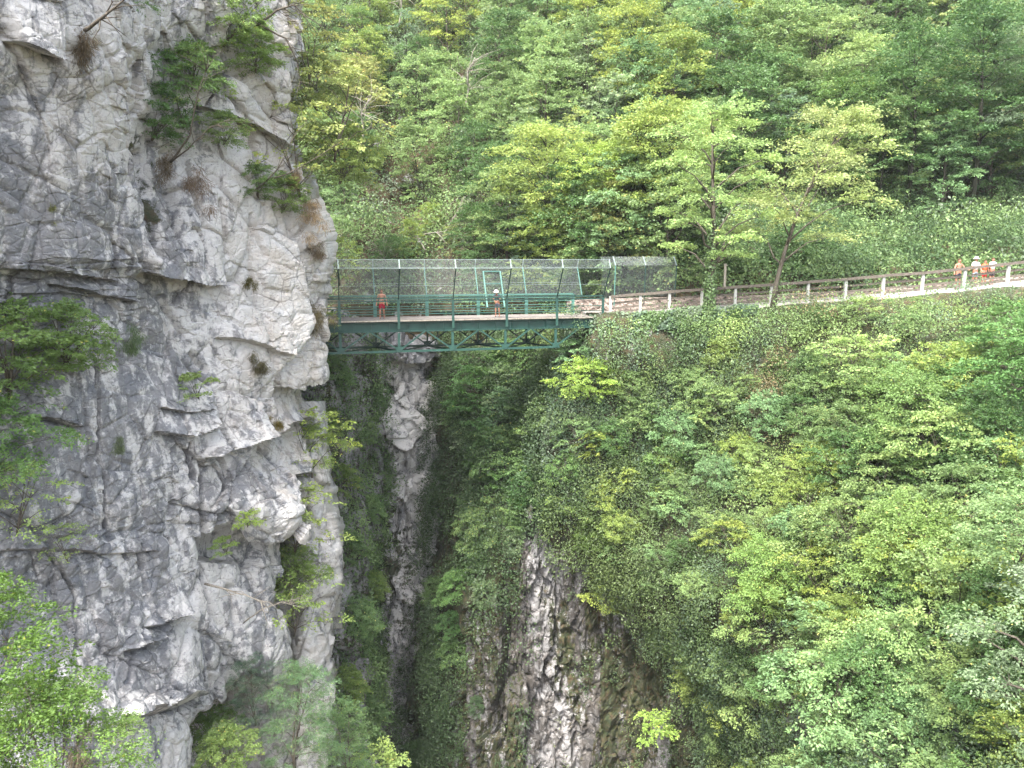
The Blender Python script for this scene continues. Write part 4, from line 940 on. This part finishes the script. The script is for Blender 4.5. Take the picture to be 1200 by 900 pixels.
STAND = (((-.11, -.01, .49), (-.12, 0, .09)), ((.11, -.01, .49), (.12, .02, .09)))
WALK = (((-.10, -.10, .50), (-.11, -.06, .09)), ((.10, -.02, .49), (.11, .16, .11)))
p1 = person(B(tpx(448, 1.1), 1.1, 0), 1.74, .05, (((-.27, .02, 1.15), (-.30, -.08, .92)), ((.27, .02, 1.15), (.31, -.06, .92))), WALK, None, (.22, .015, .03), hair=(.10, .04, .025), beard=True, label='bare-chested person in dark red shorts walking on the footbridge')
bag = MB()
bag.box(Vector((.36, -.07, .62)), (.06, .13, .20)); bag.bar((.33, -.07, .72), (.33, -.07, .84), .012, .03)
bag.bar((.39, -.07, .72), (.33, -.07, .86), .012, .03)
bo = bag.build('bag', simple('black_bag', (.02, .02, .022), .6)); bo.matrix_world = Matrix.Translation(p1.location) @ Matrix.Rotation(.05, 4, 'Z'); tag(bo, 'small black bag held low by the bare-chested person', 'bag')
person(B(tpx(583, .9), .9, 0), 1.66, -.25, (((-.22, -.20, 1.12), (-.06, -.40, 1.02)), ((.22, -.20, 1.12), (.08, -.40, 1.02))), STAND, (.05, .06, .09), (.07, .08, .10), hat=(.72, .62, .55), bend=.38, label='person in pale sun hat and dark clothes looking down on the footbridge')
def pp(px, off=.0):
    p = V(px, float(np.interp(px, [a for a, _ in FB_], [b for _, b in FB_])), fy(px)); k = (p.y + .75 + off) / p.y
    return Vector((p.x * k, p.y * k, p.z + .005))
LEAN = (((-.30, -.16, 1.14), (-.24, -.42, 1.16)), ((.30, -.16, 1.14), (.22, -.42, 1.16)))
person(pp(1121.5), 1.76, .1, (((-.30, -.05, 1.16), (-.36, -.14, .95)), ((.32, -.1, 1.14), (.34, -.36, 1.12))), STAND, None, (.03, .035, .05), label='bare-chested person in dark shorts, apart from the others behind the path fence')
person(pp(1141), 1.72, .2, (((-.34, -.1, 1.18), (-.48, -.34, 1.10)), ((.28, -.05, 1.14), (.26, -.2, 1.0))), STAND, (.78, .76, .78), (.20, .23, .28), hat=(.85, .85, .85), label='person in white shirt and white sun hat with one arm on the path fence')
person(pp(1152, .35), 1.52, .1, (DOWN(-1), DOWN(1)), STAND, (.75, .13, .05), (.32, .03, .03), label='shorter person in orange shirt between the two white-shirted people')
person(pp(1161, .1), 1.60, .3, (((-.28, -.05, 1.14), (-.26, -.25, 1.05)), ((.34, -.02, 1.25), (.50, -.15, 1.22))), STAND, (.80, .74, .76), (.06, .05, .06), label='person in white shirt and dark shorts, bareheaded, last of the group at the fence')

# ------------------------------------------------------------------ trees and plants one can tell apart
def wpt(px, py, Y): return V(px, py, Y)
SEEDR = 44     # cos(44) = 1: leans to the right
proto('pathside', seed=19, H=14.8, R=4.2, base=.36, nl=22, na=24, nleaf=38, leaf=.17, col='light', col2='lime', squash=.32, trunk_r=.24, lob=(.24, .36), skip=.15, bark=None)
proto('leaning', seed=SEEDR, H=12.6, R=4.3, base=.36, nl=20, na=24, nleaf=38, leaf=.16, col='olive', col2='lime', squash=.34, trunk_r=.16, lean=.30, lob=(.24, .38), skip=.15)
a, _n = slope_point(829, 402); plant('ash_tree', 'pathside', a, 1, 0, (1.15, 1.18, 1.15), 'tall pale green tree with ivy-covered straight trunk rising in front of the path fence', bark='bark')
a, _n = slope_point(905, 368); plant('hornbeam_tree', 'leaning', a, 1, 0, (1.25, 1.2, 1.2), 'yellowish tree with pale bent trunk leaning right over the path fence')
# ivy on the straight trunk
rng = np.random.default_rng(5); root, _n = slope_point(829, 402); n = 2600
zz = rng.random(n) ** 1.2 * 7.4; an = rng.uniform(0, 6.28, n); rd = .22 + rng.random(n) * .22 * (1 - zz / 12)
c = np.stack([root[0] + rd * np.cos(an), root[1] + rd * np.sin(an), root[2] + zz], -1); d_ = np.stack([np.cos(an), np.sin(an), .3 + 0 * an], -1)
iv = link('ivy', leaf_mesh('ivy', c, rng.normal(0, .5, (n, 3)) + np.array([0, 0, -.7]), d_ + rng.normal(0, .4, (n, 3)), rng.uniform(.1, .18, n), rng.uniform(.1, .15, n), (G['mid'][None] * rng.uniform(.6, 1.3, (n, 1)))), M['ivy'])
tag(iv, 'ivy climbing the straight trunk in front of the path fence', 'ivy')
proto('grove', seed=71, H=12, R=4.4, base=.38, nl=18, na=22, nleaf=34, leaf=.20, col='light', col2='lime', trunk_r=.26, squash=.5, lob=(.28, .42))
proto('grove2', seed=72, H=12, R=4.0, base=.40, nl=16, na=22, nleaf=34, leaf=.20, col='mid', col2='lime', trunk_r=.22, squash=.4, lob=(.28, .42), stems=2)
for px_, py_, k_, s_, rz_, tn, lb in ((752, 318, 'grove2', .95, .3, (1.1, 1.05, .8), 'dark-trunked tree just left of two others behind the far end of the mesh fence'), (770, 316, 'grove', 1.0, 1.8, (1.05, 1.0, .75), 'yellow-green tree with thick dark ivy trunk behind the far end of the mesh fence'),
        (790, 315, 'grove2', .8, 3.1, (1, 1, 1), 'slimmer dark-trunked tree right of the thick ivy trunk behind the mesh fence'), (640, 318, 'grove', .92, 4.2, (1.12, 1.05, .8), 'broad yellow-green tree behind the middle of the bridge mesh'),
        (700, 330, 'grove', .85, .6, (1.1, 1.1, .7), 'yellow-green low tree behind the right end of the bridge')):
    plant('maple_tree', k_, hill_point(px_, py_), s_, rz_, tn, lb, bark='bark_dark')
proto('dim', seed=81, H=15, R=4.6, base=.30, nl=22, na=22, nleaf=34, leaf=.20, col='deep', col2='mid', trunk_r=.22, squash=.4, lob=(.26, .38))
for px_, py_, s_, tn, lb in ((1060, 262, 1.0, (.8, .95, .8), 'tall dark green tree standing above the grass bank, left of two'), (1135, 262, 1.1, (.65, .8, .7), 'tall dark green tree standing above the grass bank, right of two'), (1205, 258, 1.0, (1.5, 1.3, 1.9), 'pale greyish tree at the right edge of the wood above the path'),
        (985, 262, .8, (1.0, 1.1, .8), 'mid green tiered tree behind the yellowish leaning tree')):
    plant('lime_tree', 'dim', hill_point(px_, py_), s_, px_, tn, lb, bark='bark_dark')

proto('nearbush', seed=91, H=5.2, R=2.6, base=.03, nl=26, na=22, nleaf=46, leaf=.085, col='mid', col2='light', stems=5, trunk_r=.05, lob=(.24, .36), squash=.5, skip=.1)
proto('cliffbush', seed=92, H=2.6, R=2.2, base=.05, nl=16, na=20, nleaf=40, leaf=.11, col='mid', col2='light', stems=4, trunk_r=.04, lob=(.26, .40), squash=.45, skip=.1)
proto('airy', seed=93, H=3.2, R=1.9, base=.10, nl=12, na=9, nleaf=22, leaf=.13, col='light', col2='lime', stems=3, trunk_r=.035, lob=(.3, .45), squash=.5, skip=.35)
proto('feathery', seed=94, H=5.5, R=2.0, base=.05, nl=18, na=22, nleaf=60, leaf=.10, col='grey', col2='blue', stems=2, trunk_r=.06, lob=(.28, .42), squash=.8, aspect=.2)
proto('wallbush', seed=96, H=4.2, R=2.7, base=.05, nl=16, na=20, nleaf=34, leaf=.17, col='deep', col2='mid', stems=3, trunk_r=.07, lob=(.28, .42), squash=.45)
proto('sprig', seed=95, H=1.3, R=1.1, base=.1, nl=6, na=12, nleaf=24, leaf=.12, col='light', col2='lime', stems=3, trunk_r=.02, lob=(.35, .5), squash=.5)
# (name, proto, px, py, Y or surface, scale, tint, tilt, label)
CL = [('shrub', 'cliffbush', 252, 872, 33.5, .7, (.9, 1.0, .85), 'green shrub in the notch at the cliff foot, left of the feathery trees'),
      ('shrub', 'wallbush', 490, 900, 52.0, .5, (.7, .8, .7), 'dark bush deep in the cleft at the bottom of the gorge'),
      ('shrub', 'cliffbush', 330, 250, 39.6, .7, (1.1, 1.1, .8), 'green shrub on the ledge between the dense dark one and the cliff edge'),
      ('shrub', 'cliffbush', 398, 215, 43.6, 1.25, (1.35, 1.2, .95), 'yellow-green leafy shrub leaning furthest from the cliff edge ledge'),
      ('shrub', 'cliffbush', 372, 130, 43.6, 1.1, (1.35, 1.15, 1.0), 'olive leafy shrub beside the upper cliff edge'),
      ('shrub', 'cliffbush', 225, 105, 34.8, .75, (1.0, 1.1, .9), 'green shrub in the middle of the gully, above the dark one'),
      ('shrub', 'cliffbush', 300, 85, 37.2, .75, (1.1, 1.15, .8), 'fresh green shrub under the top shrub, near the cliff edge'),
      ('shrub', 'cliffbush', 140, 15, 31.6, .6, (.8, .95, .8), 'green shrub over the bare branch at the very top left'),
      ('shrub', 'cliffbush', 190, 110, 33.8, .65, (.7, .9, .7), 'dark shrub at the left rim of the gully'),
      ('shrub', 'cliffbush', 262, 170, 35.8, .55, (1.1, 1.1, .9), 'light shrub right of the gully below the fresh green one'),
      ('shrub', 'cliffbush', 358, 545, 42.0, .9, (1.3, 1.2, .85), 'leafy yellow-green shrub filling the cleft beside the overhang'),
      ('shrub', 'cliffbush', 340, 690, 38.4, .85, (1.15, 1.1, .85), 'leafy green shrub below the cliff overhang'),('shrub', 'nearbush', -35, 940, 13.5, .95, (.50, .60, .26), 'large leafy near shrub filling the bottom left in front of the cliff'),
      ('shrub', 'nearbush', -75, 830, 14.5, .72, (.46, .58, .26), 'leafy near shrub rising behind the largest one at the bottom left'),
      ('shrub', 'nearbush', 60, 1010, 13.0, .7, (.75, .85, .5), 'pale-leaved low near shrub under the largest one at the bottom left'),
      ('shrub', 'cliffbush', 12, 468, 25.2, 1.25, (.95, 1.0, .8), 'bright green shrub growing from the cliff at mid height, largest of its cluster'),
      ('shrub', 'cliffbush', 75, 430, 26.6, .85, (.95, 1.0, .8), 'green shrub reaching right over grey rock at mid height of the cliff'),
      ('shrub', 'cliffbush', -15, 560, 24.2, 1.0, (.8, .95, .75), 'darker green shrub hanging down the cliff below the largest mid-height one'),
      ('shrub', 'airy', 20, 628, 24.0, .8, (1.1, 1.1, .9), 'light green thin shrub lowest of the cluster on the left cliff'),
      ('shrub', 'airy', 80, 660, 24.8, .45, (1.1, 1.1, .9), 'little light green sprig on the strata above the near shrub'),
      ('shrub', 'cliffbush', 178, 165, 33.6, .85, (.62, .8, .65), 'dark green shrub in the diagonal gully of the upper cliff'),
      ('shrub', 'airy', 215, 150, 34.6, 1.05, (1, 1, .9), 'light airy shrub right of the dark gully shrub on the upper cliff'),
      ('shrub', 'cliffbush', 262, 55, 36.2, 1.05, (1.1, 1.1, .9), 'bright green shrub hanging near the top of the cliff'),
      ('shrub', 'airy', 235, 20, 35.4, .9, (1, 1.05, 1), 'airy shrub at the very top of the cliff above the gully'),
      ('shrub', 'airy', 165, 55, 33.0, .8, (.7, .85, .8), 'thin dark-leaved shrub at the top left of the gully'),
      ('shrub', 'cliffbush', 303, 232, 38.4, .62, (.75, .85, .6), 'dense dark green shrub on the ledge left of the cliff edge'),
      ('shrub', 'airy', 352, 232, 40.2, 1.5, (1.25, 1.1, .9), 'large airy yellow-green shrub leaning out from the cliff edge'),
      ('shrub', 'airy', 392, 190, 42.5, 1.6, (1.3, 1.1, 1.0), 'thin yellow-green shrub farthest out beyond the upper cliff edge'),
      ('shrub', 'airy', 362, 95, 42.5, 1.3, (1.3, 1.05, .95), 'sparse olive shrub at the upper cliff edge'),
      ('shrub', 'sprig', 233, 468, 33.2, .9, (1.0, 1.0, .9), 'small green plant on the blocky ledge in the middle of the cliff'),
      ('shrub', 'sprig', 290, 618, 33.4, .62, (1.2, 1.2, .7), 'bright green plant at the lip of the overhang'),
      ('shrub', 'sprig', 266, 650, 33.2, .62, (1.0, 1.05, .8), 'green plant hanging in the dark hollow of the cliff'),
      ('shrub', 'sprig', 152, 858, 24.9, .5, (1.2, 1.2, 1.2), 'pale small plant near the foot of the cliff'),
      ('shrub', 'airy', 385, 402, 43.6, .6, (1.2, 1.15, .8), 'light green shrub at the cliff edge beside the left end of the bridge'),
      ('shrub', 'airy', 398, 335, 44.6, .9, (1.3, 1.2, .9), 'light green shrub sticking up at the left end of the bridge mesh'),
      ('shrub', 'airy', 366, 560, 40.6, 1.25, (1.3, 1.2, .8), 'yellow-green shrub between the cliff edge and the pale rock rib'),
      ('shrub', 'airy', 345, 650, 38.0, 1.2, (1.2, 1.1, .8), 'yellow-green shrub below the overhang in front of the pale rib'),
      ('shrub', 'airy', 345, 745, 37.0, 1.15, (1.1, 1.1, .8), 'light shrub beside the dead branch, in front of the pale rib'),
      ('juniper', 'feathery', 345, 905, 31.0, .95, (.85, 1.05, .7), 'grey-green feathery tree at the bottom beside the cliff foot'),
      ('juniper', 'feathery', 300, 850, 33.0, .62, (.85, .95, .95), 'smaller grey-green feathery tree against the dark rock at the cliff foot'),
      ('juniper', 'feathery', 405, 930, 34.0, .85, (.9, 1.1, .65), 'grey-green feathery tree right of the tallest at the bottom'),
      ('shrub', 'cliffbush', 268, 905, 29.5, .75, (1.2, 1.15, .9), 'rounded light green shrub at the very bottom beside the cliff'),
      ('shrub', 'sprig', 445, 915, 36.0, 1.3, (1.3, 1.25, 1.1), 'light leafy sprig at the bottom of the gorge opening'),
      ('shrub', 'cliffbush', 688, 468, 46.4, .95, (1.6, 1.55, .9), 'bright lime shrub on the ivy corner below the bridge end'),
      ('shrub', 'sprig', 672, 425, 48.0, 1.1, (.9, 1.1, 1.4), 'blue-green shrub tuft right below the bridge end'),
      ('shrub', 'airy', 672, 605, 46.6, .95, (1.2, 1.25, 1.1), 'light green shrub hanging below the ivy corner'),
      ('shrub', 'sprig', 765, 868, 43.6, 1.3, (1.2, 1.25, .8), 'lime sprig growing from the grooved rock wall'),
      ('shrub', 'cliffbush', 1190, 668, 23.0, .9, (1.1, 1.1, 1.2), 'pale leafy near bush at the right edge'),
      ('shrub', 'cliffbush', 1215, 470, 33.0, 1.5, (.6, .8, .65), 'big dark green bush at the right edge below the path'),
      ('shrub', 'cliffbush', 1188, 425, 37.0, 1.15, (.8, .95, .8), 'dark green bush at the right edge just under the people at the fence')]
for nm, k_, px_, py_, Y_, s_, tn, lb in CL:
    rz_ = (px_ * 37 % 628) / 100
    plant(nm, k_, wpt(px_, py_, Y_), s_, rz_, tn, lb, 'shrub' if nm == 'shrub' else 'tree', names=('branch', 'foliage') if nm == 'shrub' else ('trunk', 'crown'), tilt=(.15 if Y_ < 44 and px_ < 400 else 0, 0))
# small trees on the wall under the bridge
proto('wallbush', seed=96, H=4.2, R=2.7, base=.05, nl=16, na=20, nleaf=34, leaf=.17, col='deep', col2='mid', stems=3, trunk_r=.07, lob=(.28, .42), squash=.45)
rng = np.random.default_rng(15)
proto('wallbush2', seed=97, H=4.6, R=2.2, base=.05, nl=14, na=18, nleaf=34, leaf=.16, col='mid', col2='grey', stems=2, trunk_r=.07, lob=(.3, .45), squash=.8, flat=.35)
proto('rightnear', seed=98, H=10.5, R=2.5, base=.5, nl=16, na=18, nleaf=40, leaf=.11, col='mid', col2='grey', trunk_r=.30, squash=.4, lob=(.26, .4))
plant('near_tree', 'rightnear', wpt(1196, 1030, 21), 1, .5, (1.2, 1.2, 1.2), 'near tree with brown trunk and pale leaf sprays at the bottom right edge', bark='bark')
WB = [(560, 475, .9), (575, 445, .9), (605, 440, .9), (640, 455, .7), (552, 525, .7), (590, 500, 1.0), (630, 520, .8), (550, 575, .6), (575, 560, .8), (600, 470, .8), (545, 495, .7), (625, 560, .7), (590, 600, .6), (560, 660, .55), (535, 735, .45), (590, 540, .9), (640, 490, .7), (610, 610, .5), (548, 600, .6), (618, 500, .8), (575, 520, .9), (615, 580, .8), (640, 600, .6), (545, 640, .5), (560, 620, .7), (600, 640, .5), (515, 700, .5), (545, 690, .6), (575, 700, .45), (505, 760, .45), (530, 770, .5), (520, 840, .45), (560, 830, .3)]
WB.sort(key=lambda q: q[1]); seen_ = {}
for i, (px_, py_, s_) in enumerate(WB):
    p, nn = slope_point(px_, py_)
    k = ['mid green', 'dark green', 'pale green'][i % 3]
    plant('shrub', ['wallbush', 'cliffbush', 'wallbush', 'wallbush2'][i % 4], p - np.array([0, .3, 1.1 * s_]), s_ * (1.3 if i % 4 == 1 else 1), rng.uniform(0, 6), tuple(np.array(TINTS[k]) * rng.uniform(.9, 1.6) * (1.0, 1.0, .95)), f'{k} bush on the shaded wall below the bridge, {ORD[seen_.setdefault(k, []).append(1) or len(seen_[k]) - 1]} of that colour going down', 'shrub', 'bushes on the shaded gorge wall', names=('branch', 'foliage'), tilt=(.3, 0))
LB = [(400, 440, .7), (430, 470, .55), (385, 500, .6), (420, 520, .7), (445, 560, .4), (395, 570, .7), (430, 600, .6), (400, 650, .7), (425, 690, .6), (405, 730, .7), (430, 770, .6), (400, 810, .7), (425, 850, .7)]
for i, (px_, py_, s_) in enumerate(LB):
    p, nn = slope_point(px_, py_, 'left'); k = ['pale green', 'mid green', 'yellow-green'][i % 3]
    plant('shrub', 'wallbush', p - np.array([0, .2, 1.1 * s_]), s_ * .8, rng.uniform(0, 6), tuple(np.array(TINTS[k]) * 1.2), f'{k} bush on the left gorge wall, {ORD[i]} one down from the bridge', 'shrub', 'bushes on the left gorge wall', names=('branch', 'foliage'), tilt=(.3, 0))
# dry grass tufts and mossy cushions on the cliff
def tuft(px_, py_, Y_, r_, colr, label, name='grass_tuft', n=1300, droop=1.3):
    rng = np.random.default_rng(int(px_ * 7 + py_)); p = np.array(wpt(px_, py_, Y_)); out = unit(-p * np.array([1, 1, 0]) + 1e-6)
    sub = rng.normal(0, .5, (9, 3)) * r_ * np.array([.8, .3, 1.0]); sub[:, 2] -= abs(sub[:, 0]) * .4
    d = unit(rng.normal(0, 1, (n, 3)) + out * .9 + np.array([0, 0, .35 - .8 * droop])); t1 = r_ * rng.uniform(.3, .8, n)
    t1 = t1 * .7; c = d * t1[:, None] + sub[rng.integers(0, 9, n)]; c[:, 2] -= droop * t1 ** 2 * .6 / r_; l = d + np.array([0, 0, -1.0 * droop]) * rng.random((n, 1)) * 1.4 + rng.normal(0, .3, (n, 3))
    o = link(name, leaf_mesh(name, c, l, rng.normal(0, 1, (n, 3)) + out, r_ * rng.uniform(.25, .6, n), r_ * rng.uniform(.008, .02, n) + .006, np.array(colr)[None] * rng.uniform(.6, 1.4, (n, 1))), M['leaf'])
    o.location = p; tag(o, label, 'grass tuft' if name == 'grass_tuft' else 'moss cushion')
DRY = (.26, .19, .10); DRYD = (.12, .09, .05)
for a in [(92, 48, 26.9, .95, DRYD, 'dark dry grass clump hanging at the top left of the cliff'), (226, 205, 33.4, .85, (.16, .12, .08), 'brown dry grass clump in the middle of the upper cliff'), (192, 190, 33.2, .7, DRYD, 'dark dead grass under the gully shrub'),
          (366, 245, 40.0, 1.0, DRY, 'straw-coloured grass clump on the cliff edge'), (345, 205, 39.8, .7, DRY, 'smaller straw-coloured grass above the one on the cliff edge'), (370, 372, 40.6, 1.0, (.13, .11, .05), 'olive grass clump beside the left end of the bridge'),
          (291, 328, 36.6, .35, (.09, .08, .02), 'small mossy tuft on the pale rock below the ledge shrub'), (307, 425, 36.3, .5, (.09, .08, .03), 'mossy tuft at mid height right of the blocky ledge'), (323, 496, 36.4, .38, (.13, .10, .02), 'golden moss cushion above the diagonal overhang'),
          (154, 396, 29.6, .5, (.09, .14, .05), 'round green grass cushion on bare grey rock'), (57, 246, 26.4, .3, (.16, .17, .05), 'tiny yellow-green cushion on the upper left slab'), (139, 520, 27.6, .3, (.10, .13, .06), 'faint green cushion on the lower grey slab'),
          (90, 880, 22.6, .8, (.12, .10, .06), 'reddish brown dead twigs at the cliff foot'), (370, 290, 40.3, .5, DRYD, 'dark crevice tuft on the cliff edge above the bridge')]:
    a = list(a); a[3] *= .78 if a[3] > .5 else 1; tuft(*a)
# bare branches
def branch(name, pts, r0, mat, label, seed=1, tw=6, tl=.5, n=6):
    rng_ = random.Random(seed); mb = MB(); pts = [Vector(p) for p in pts]; fine = []
    for a, b in zip(pts, pts[1:]):
        for k in range(3): fine.append(a.lerp(b, k / 3) + Vector([rng_.gauss(0, .012) for _ in range(3)]) * (b - a).length)
    fine.append(pts[-1]); m_ = len(fine); mb.tube(fine, [r0 * (1 - .8 * i / (m_ - 1)) for i in range(m_)], n)
    for _ in range(tw):
        i = rng_.randrange(m_ // 3, m_ - 1); p = fine[i]; d = (fine[i + 1] - fine[i]).normalized() + Vector([rng_.gauss(0, .7) for _ in range(3)]); d.normalize()
        q1 = p + d * tl * rng_.uniform(.4, .7); q2 = q1 + (d + Vector((rng_.gauss(0, .4), rng_.gauss(0, .4), -.2))) * tl * rng_.uniform(.4, .8)
        mb.tube([p, q1, q2], [r0 * .35, r0 * .22, r0 * .08], 4)
    o = mb.build(name, M[mat], None, True); tag(o, label, 'branch'); return o
branch('dead_branch', [wpt(240, 684, 31.8), wpt(262, 690, 31.0), wpt(288, 697, 30.6), wpt(314, 708, 30.5)], .06, 'bark_pale', 'pale dead branch sticking out of the cliff crack', 3, 9, .9)
branch('dead_branch', [wpt(285, 730, 33.0), wpt(305, 715, 32.4), wpt(330, 705, 32.2), wpt(355, 712, 32.4)], .035, 'bark_pale', 'thin forked dead branch beside the pale rib', 4, 12, 1.0)
branch('bare_branch', [wpt(100, 36, 25.6), wpt(118, 22, 25.2), wpt(135, 8, 25.0), wpt(160, -12, 25.0)], .07, 'bark', 'brown bare branch above the hanging grass at the top left', 5, 8, .7)
branch('bare_branch', [wpt(200, 190, 33.0), wpt(222, 160, 32.4), wpt(232, 110, 32.2), wpt(245, 70, 32.2)], .05, 'bark', 'long thin branch arching up over the gully', 6, 10, 1.2)
branch('bare_branch', [wpt(200, 190, 33.0), wpt(220, 175, 32.0), wpt(245, 150, 31.6), wpt(272, 138, 31.6)], .04, 'bark', 'thin branch reaching right from the gully', 7, 8, 1.0)
branch('bare_branch', [wpt(300, 30, 36.4), wpt(325, 12, 36.0), wpt(345, 5, 36.0), wpt(372, 40, 36.4)], .06, 'bark', 'dark curved branch at the top of the cliff edge', 8, 9, 1.3)
branch('bare_branch', [wpt(305, 30, 36.6), wpt(335, 45, 36.6), wpt(350, 75, 37.0), wpt(352, 105, 37.4)], .05, 'bark', 'dark branch bowing down along the upper cliff edge', 9, 9, 1.0)
branch('bare_branch', [wpt(300, 222, 37.8), wpt(325, 200, 37.0), wpt(345, 160, 37.0), wpt(360, 140, 37.2)], .04, 'bark', 'thin branch rising from the dense ledge shrub', 10, 10, 1.0)
branch('bare_branch', [wpt(320, 210, 37.8), wpt(345, 200, 37.0), wpt(370, 185, 37.0), wpt(398, 168, 37.2)], .035, 'bark', 'thin branch pointing right from the cliff edge', 11, 10, 1.0)
branch('dead_branch', [hill_point(500, 300) + np.array([0, -1.2, .6]), hill_point(490, 290) + np.array([0, -1.2, 1.2]), hill_point(520, 285) + np.array([0, -1.4, 1.6]), hill_point(545, 268) + np.array([0, -1.4, 2.2])], .07, 'bark_pale', 'pale dead branches on the bank behind the bridge mesh', 12, 26, 2.0)
branch('dead_branch', [hill_point(470, 330) + np.array([0, -1.2, .4]), hill_point(455, 320) + np.array([0, -1.2, 1.0]), hill_point(450, 310) + np.array([0, -1.4, 1.6])], .06, 'bark_pale', 'dead twigs on the bank left of the larger dead branches', 13, 22, 1.8)
branch('dark_branch', [slope_point(585, 512)[0] + np.array([0, -.9, 0]), slope_point(578, 480)[0] + np.array([0, -1.6, 0]), slope_point(562, 458)[0] + np.array([0, -1.8, 0])], .16, 'bark_dark', 'dark curved trunk on the shaded wall below the bridge', 14, 5, 1.4)


rng = np.random.default_rng(21)
for i, (px_, py_, lb) in enumerate([(470, 62, 'pale bare snag among the trees high above the left part of the bridge'), (560, 40, 'grey bare snag near the top of the wood, left of centre'), (545, 160, 'bare grey branches in the wood above the middle of the bridge'), (760, 12, 'bare pale snag by the top edge above the bridge end'), (430, 205, 'bare twigs in the wood beyond the cliff edge')]):
    h = hill_point(px_, py_) + np.array([0, -2.6, 2.2])
    branch('dead_tree', [h, h + np.array([.4, -.2, 1.5]), h + np.array([.3, -.3, 3.0]), h + np.array([1.0, -.3, 4.2])], .10, 'bark_pale', lb, 30 + i, 22, 2.2)

mb = MB(); mb.box((0, 70, -4), (300, 200, 124))
hz = mb.build('haze', None); tag(hz, kind='stuff')
hm = bpy.data.materials.new('haze'); hm.use_nodes = True; nt = hm.node_tree
for n_ in list(nt.nodes):
    if n_.type != 'OUTPUT_MATERIAL': nt.nodes.remove(n_)
pv = nt.nodes.new('ShaderNodeVolumePrincipled'); pv.inputs['Color'].default_value = (.92, .96, 1.0, 1); pv.inputs['Density'].default_value = HAZE
nt.links.new(pv.outputs[0], nt.nodes['Material Output'].inputs['Volume']); hz.data.materials.append(hm)
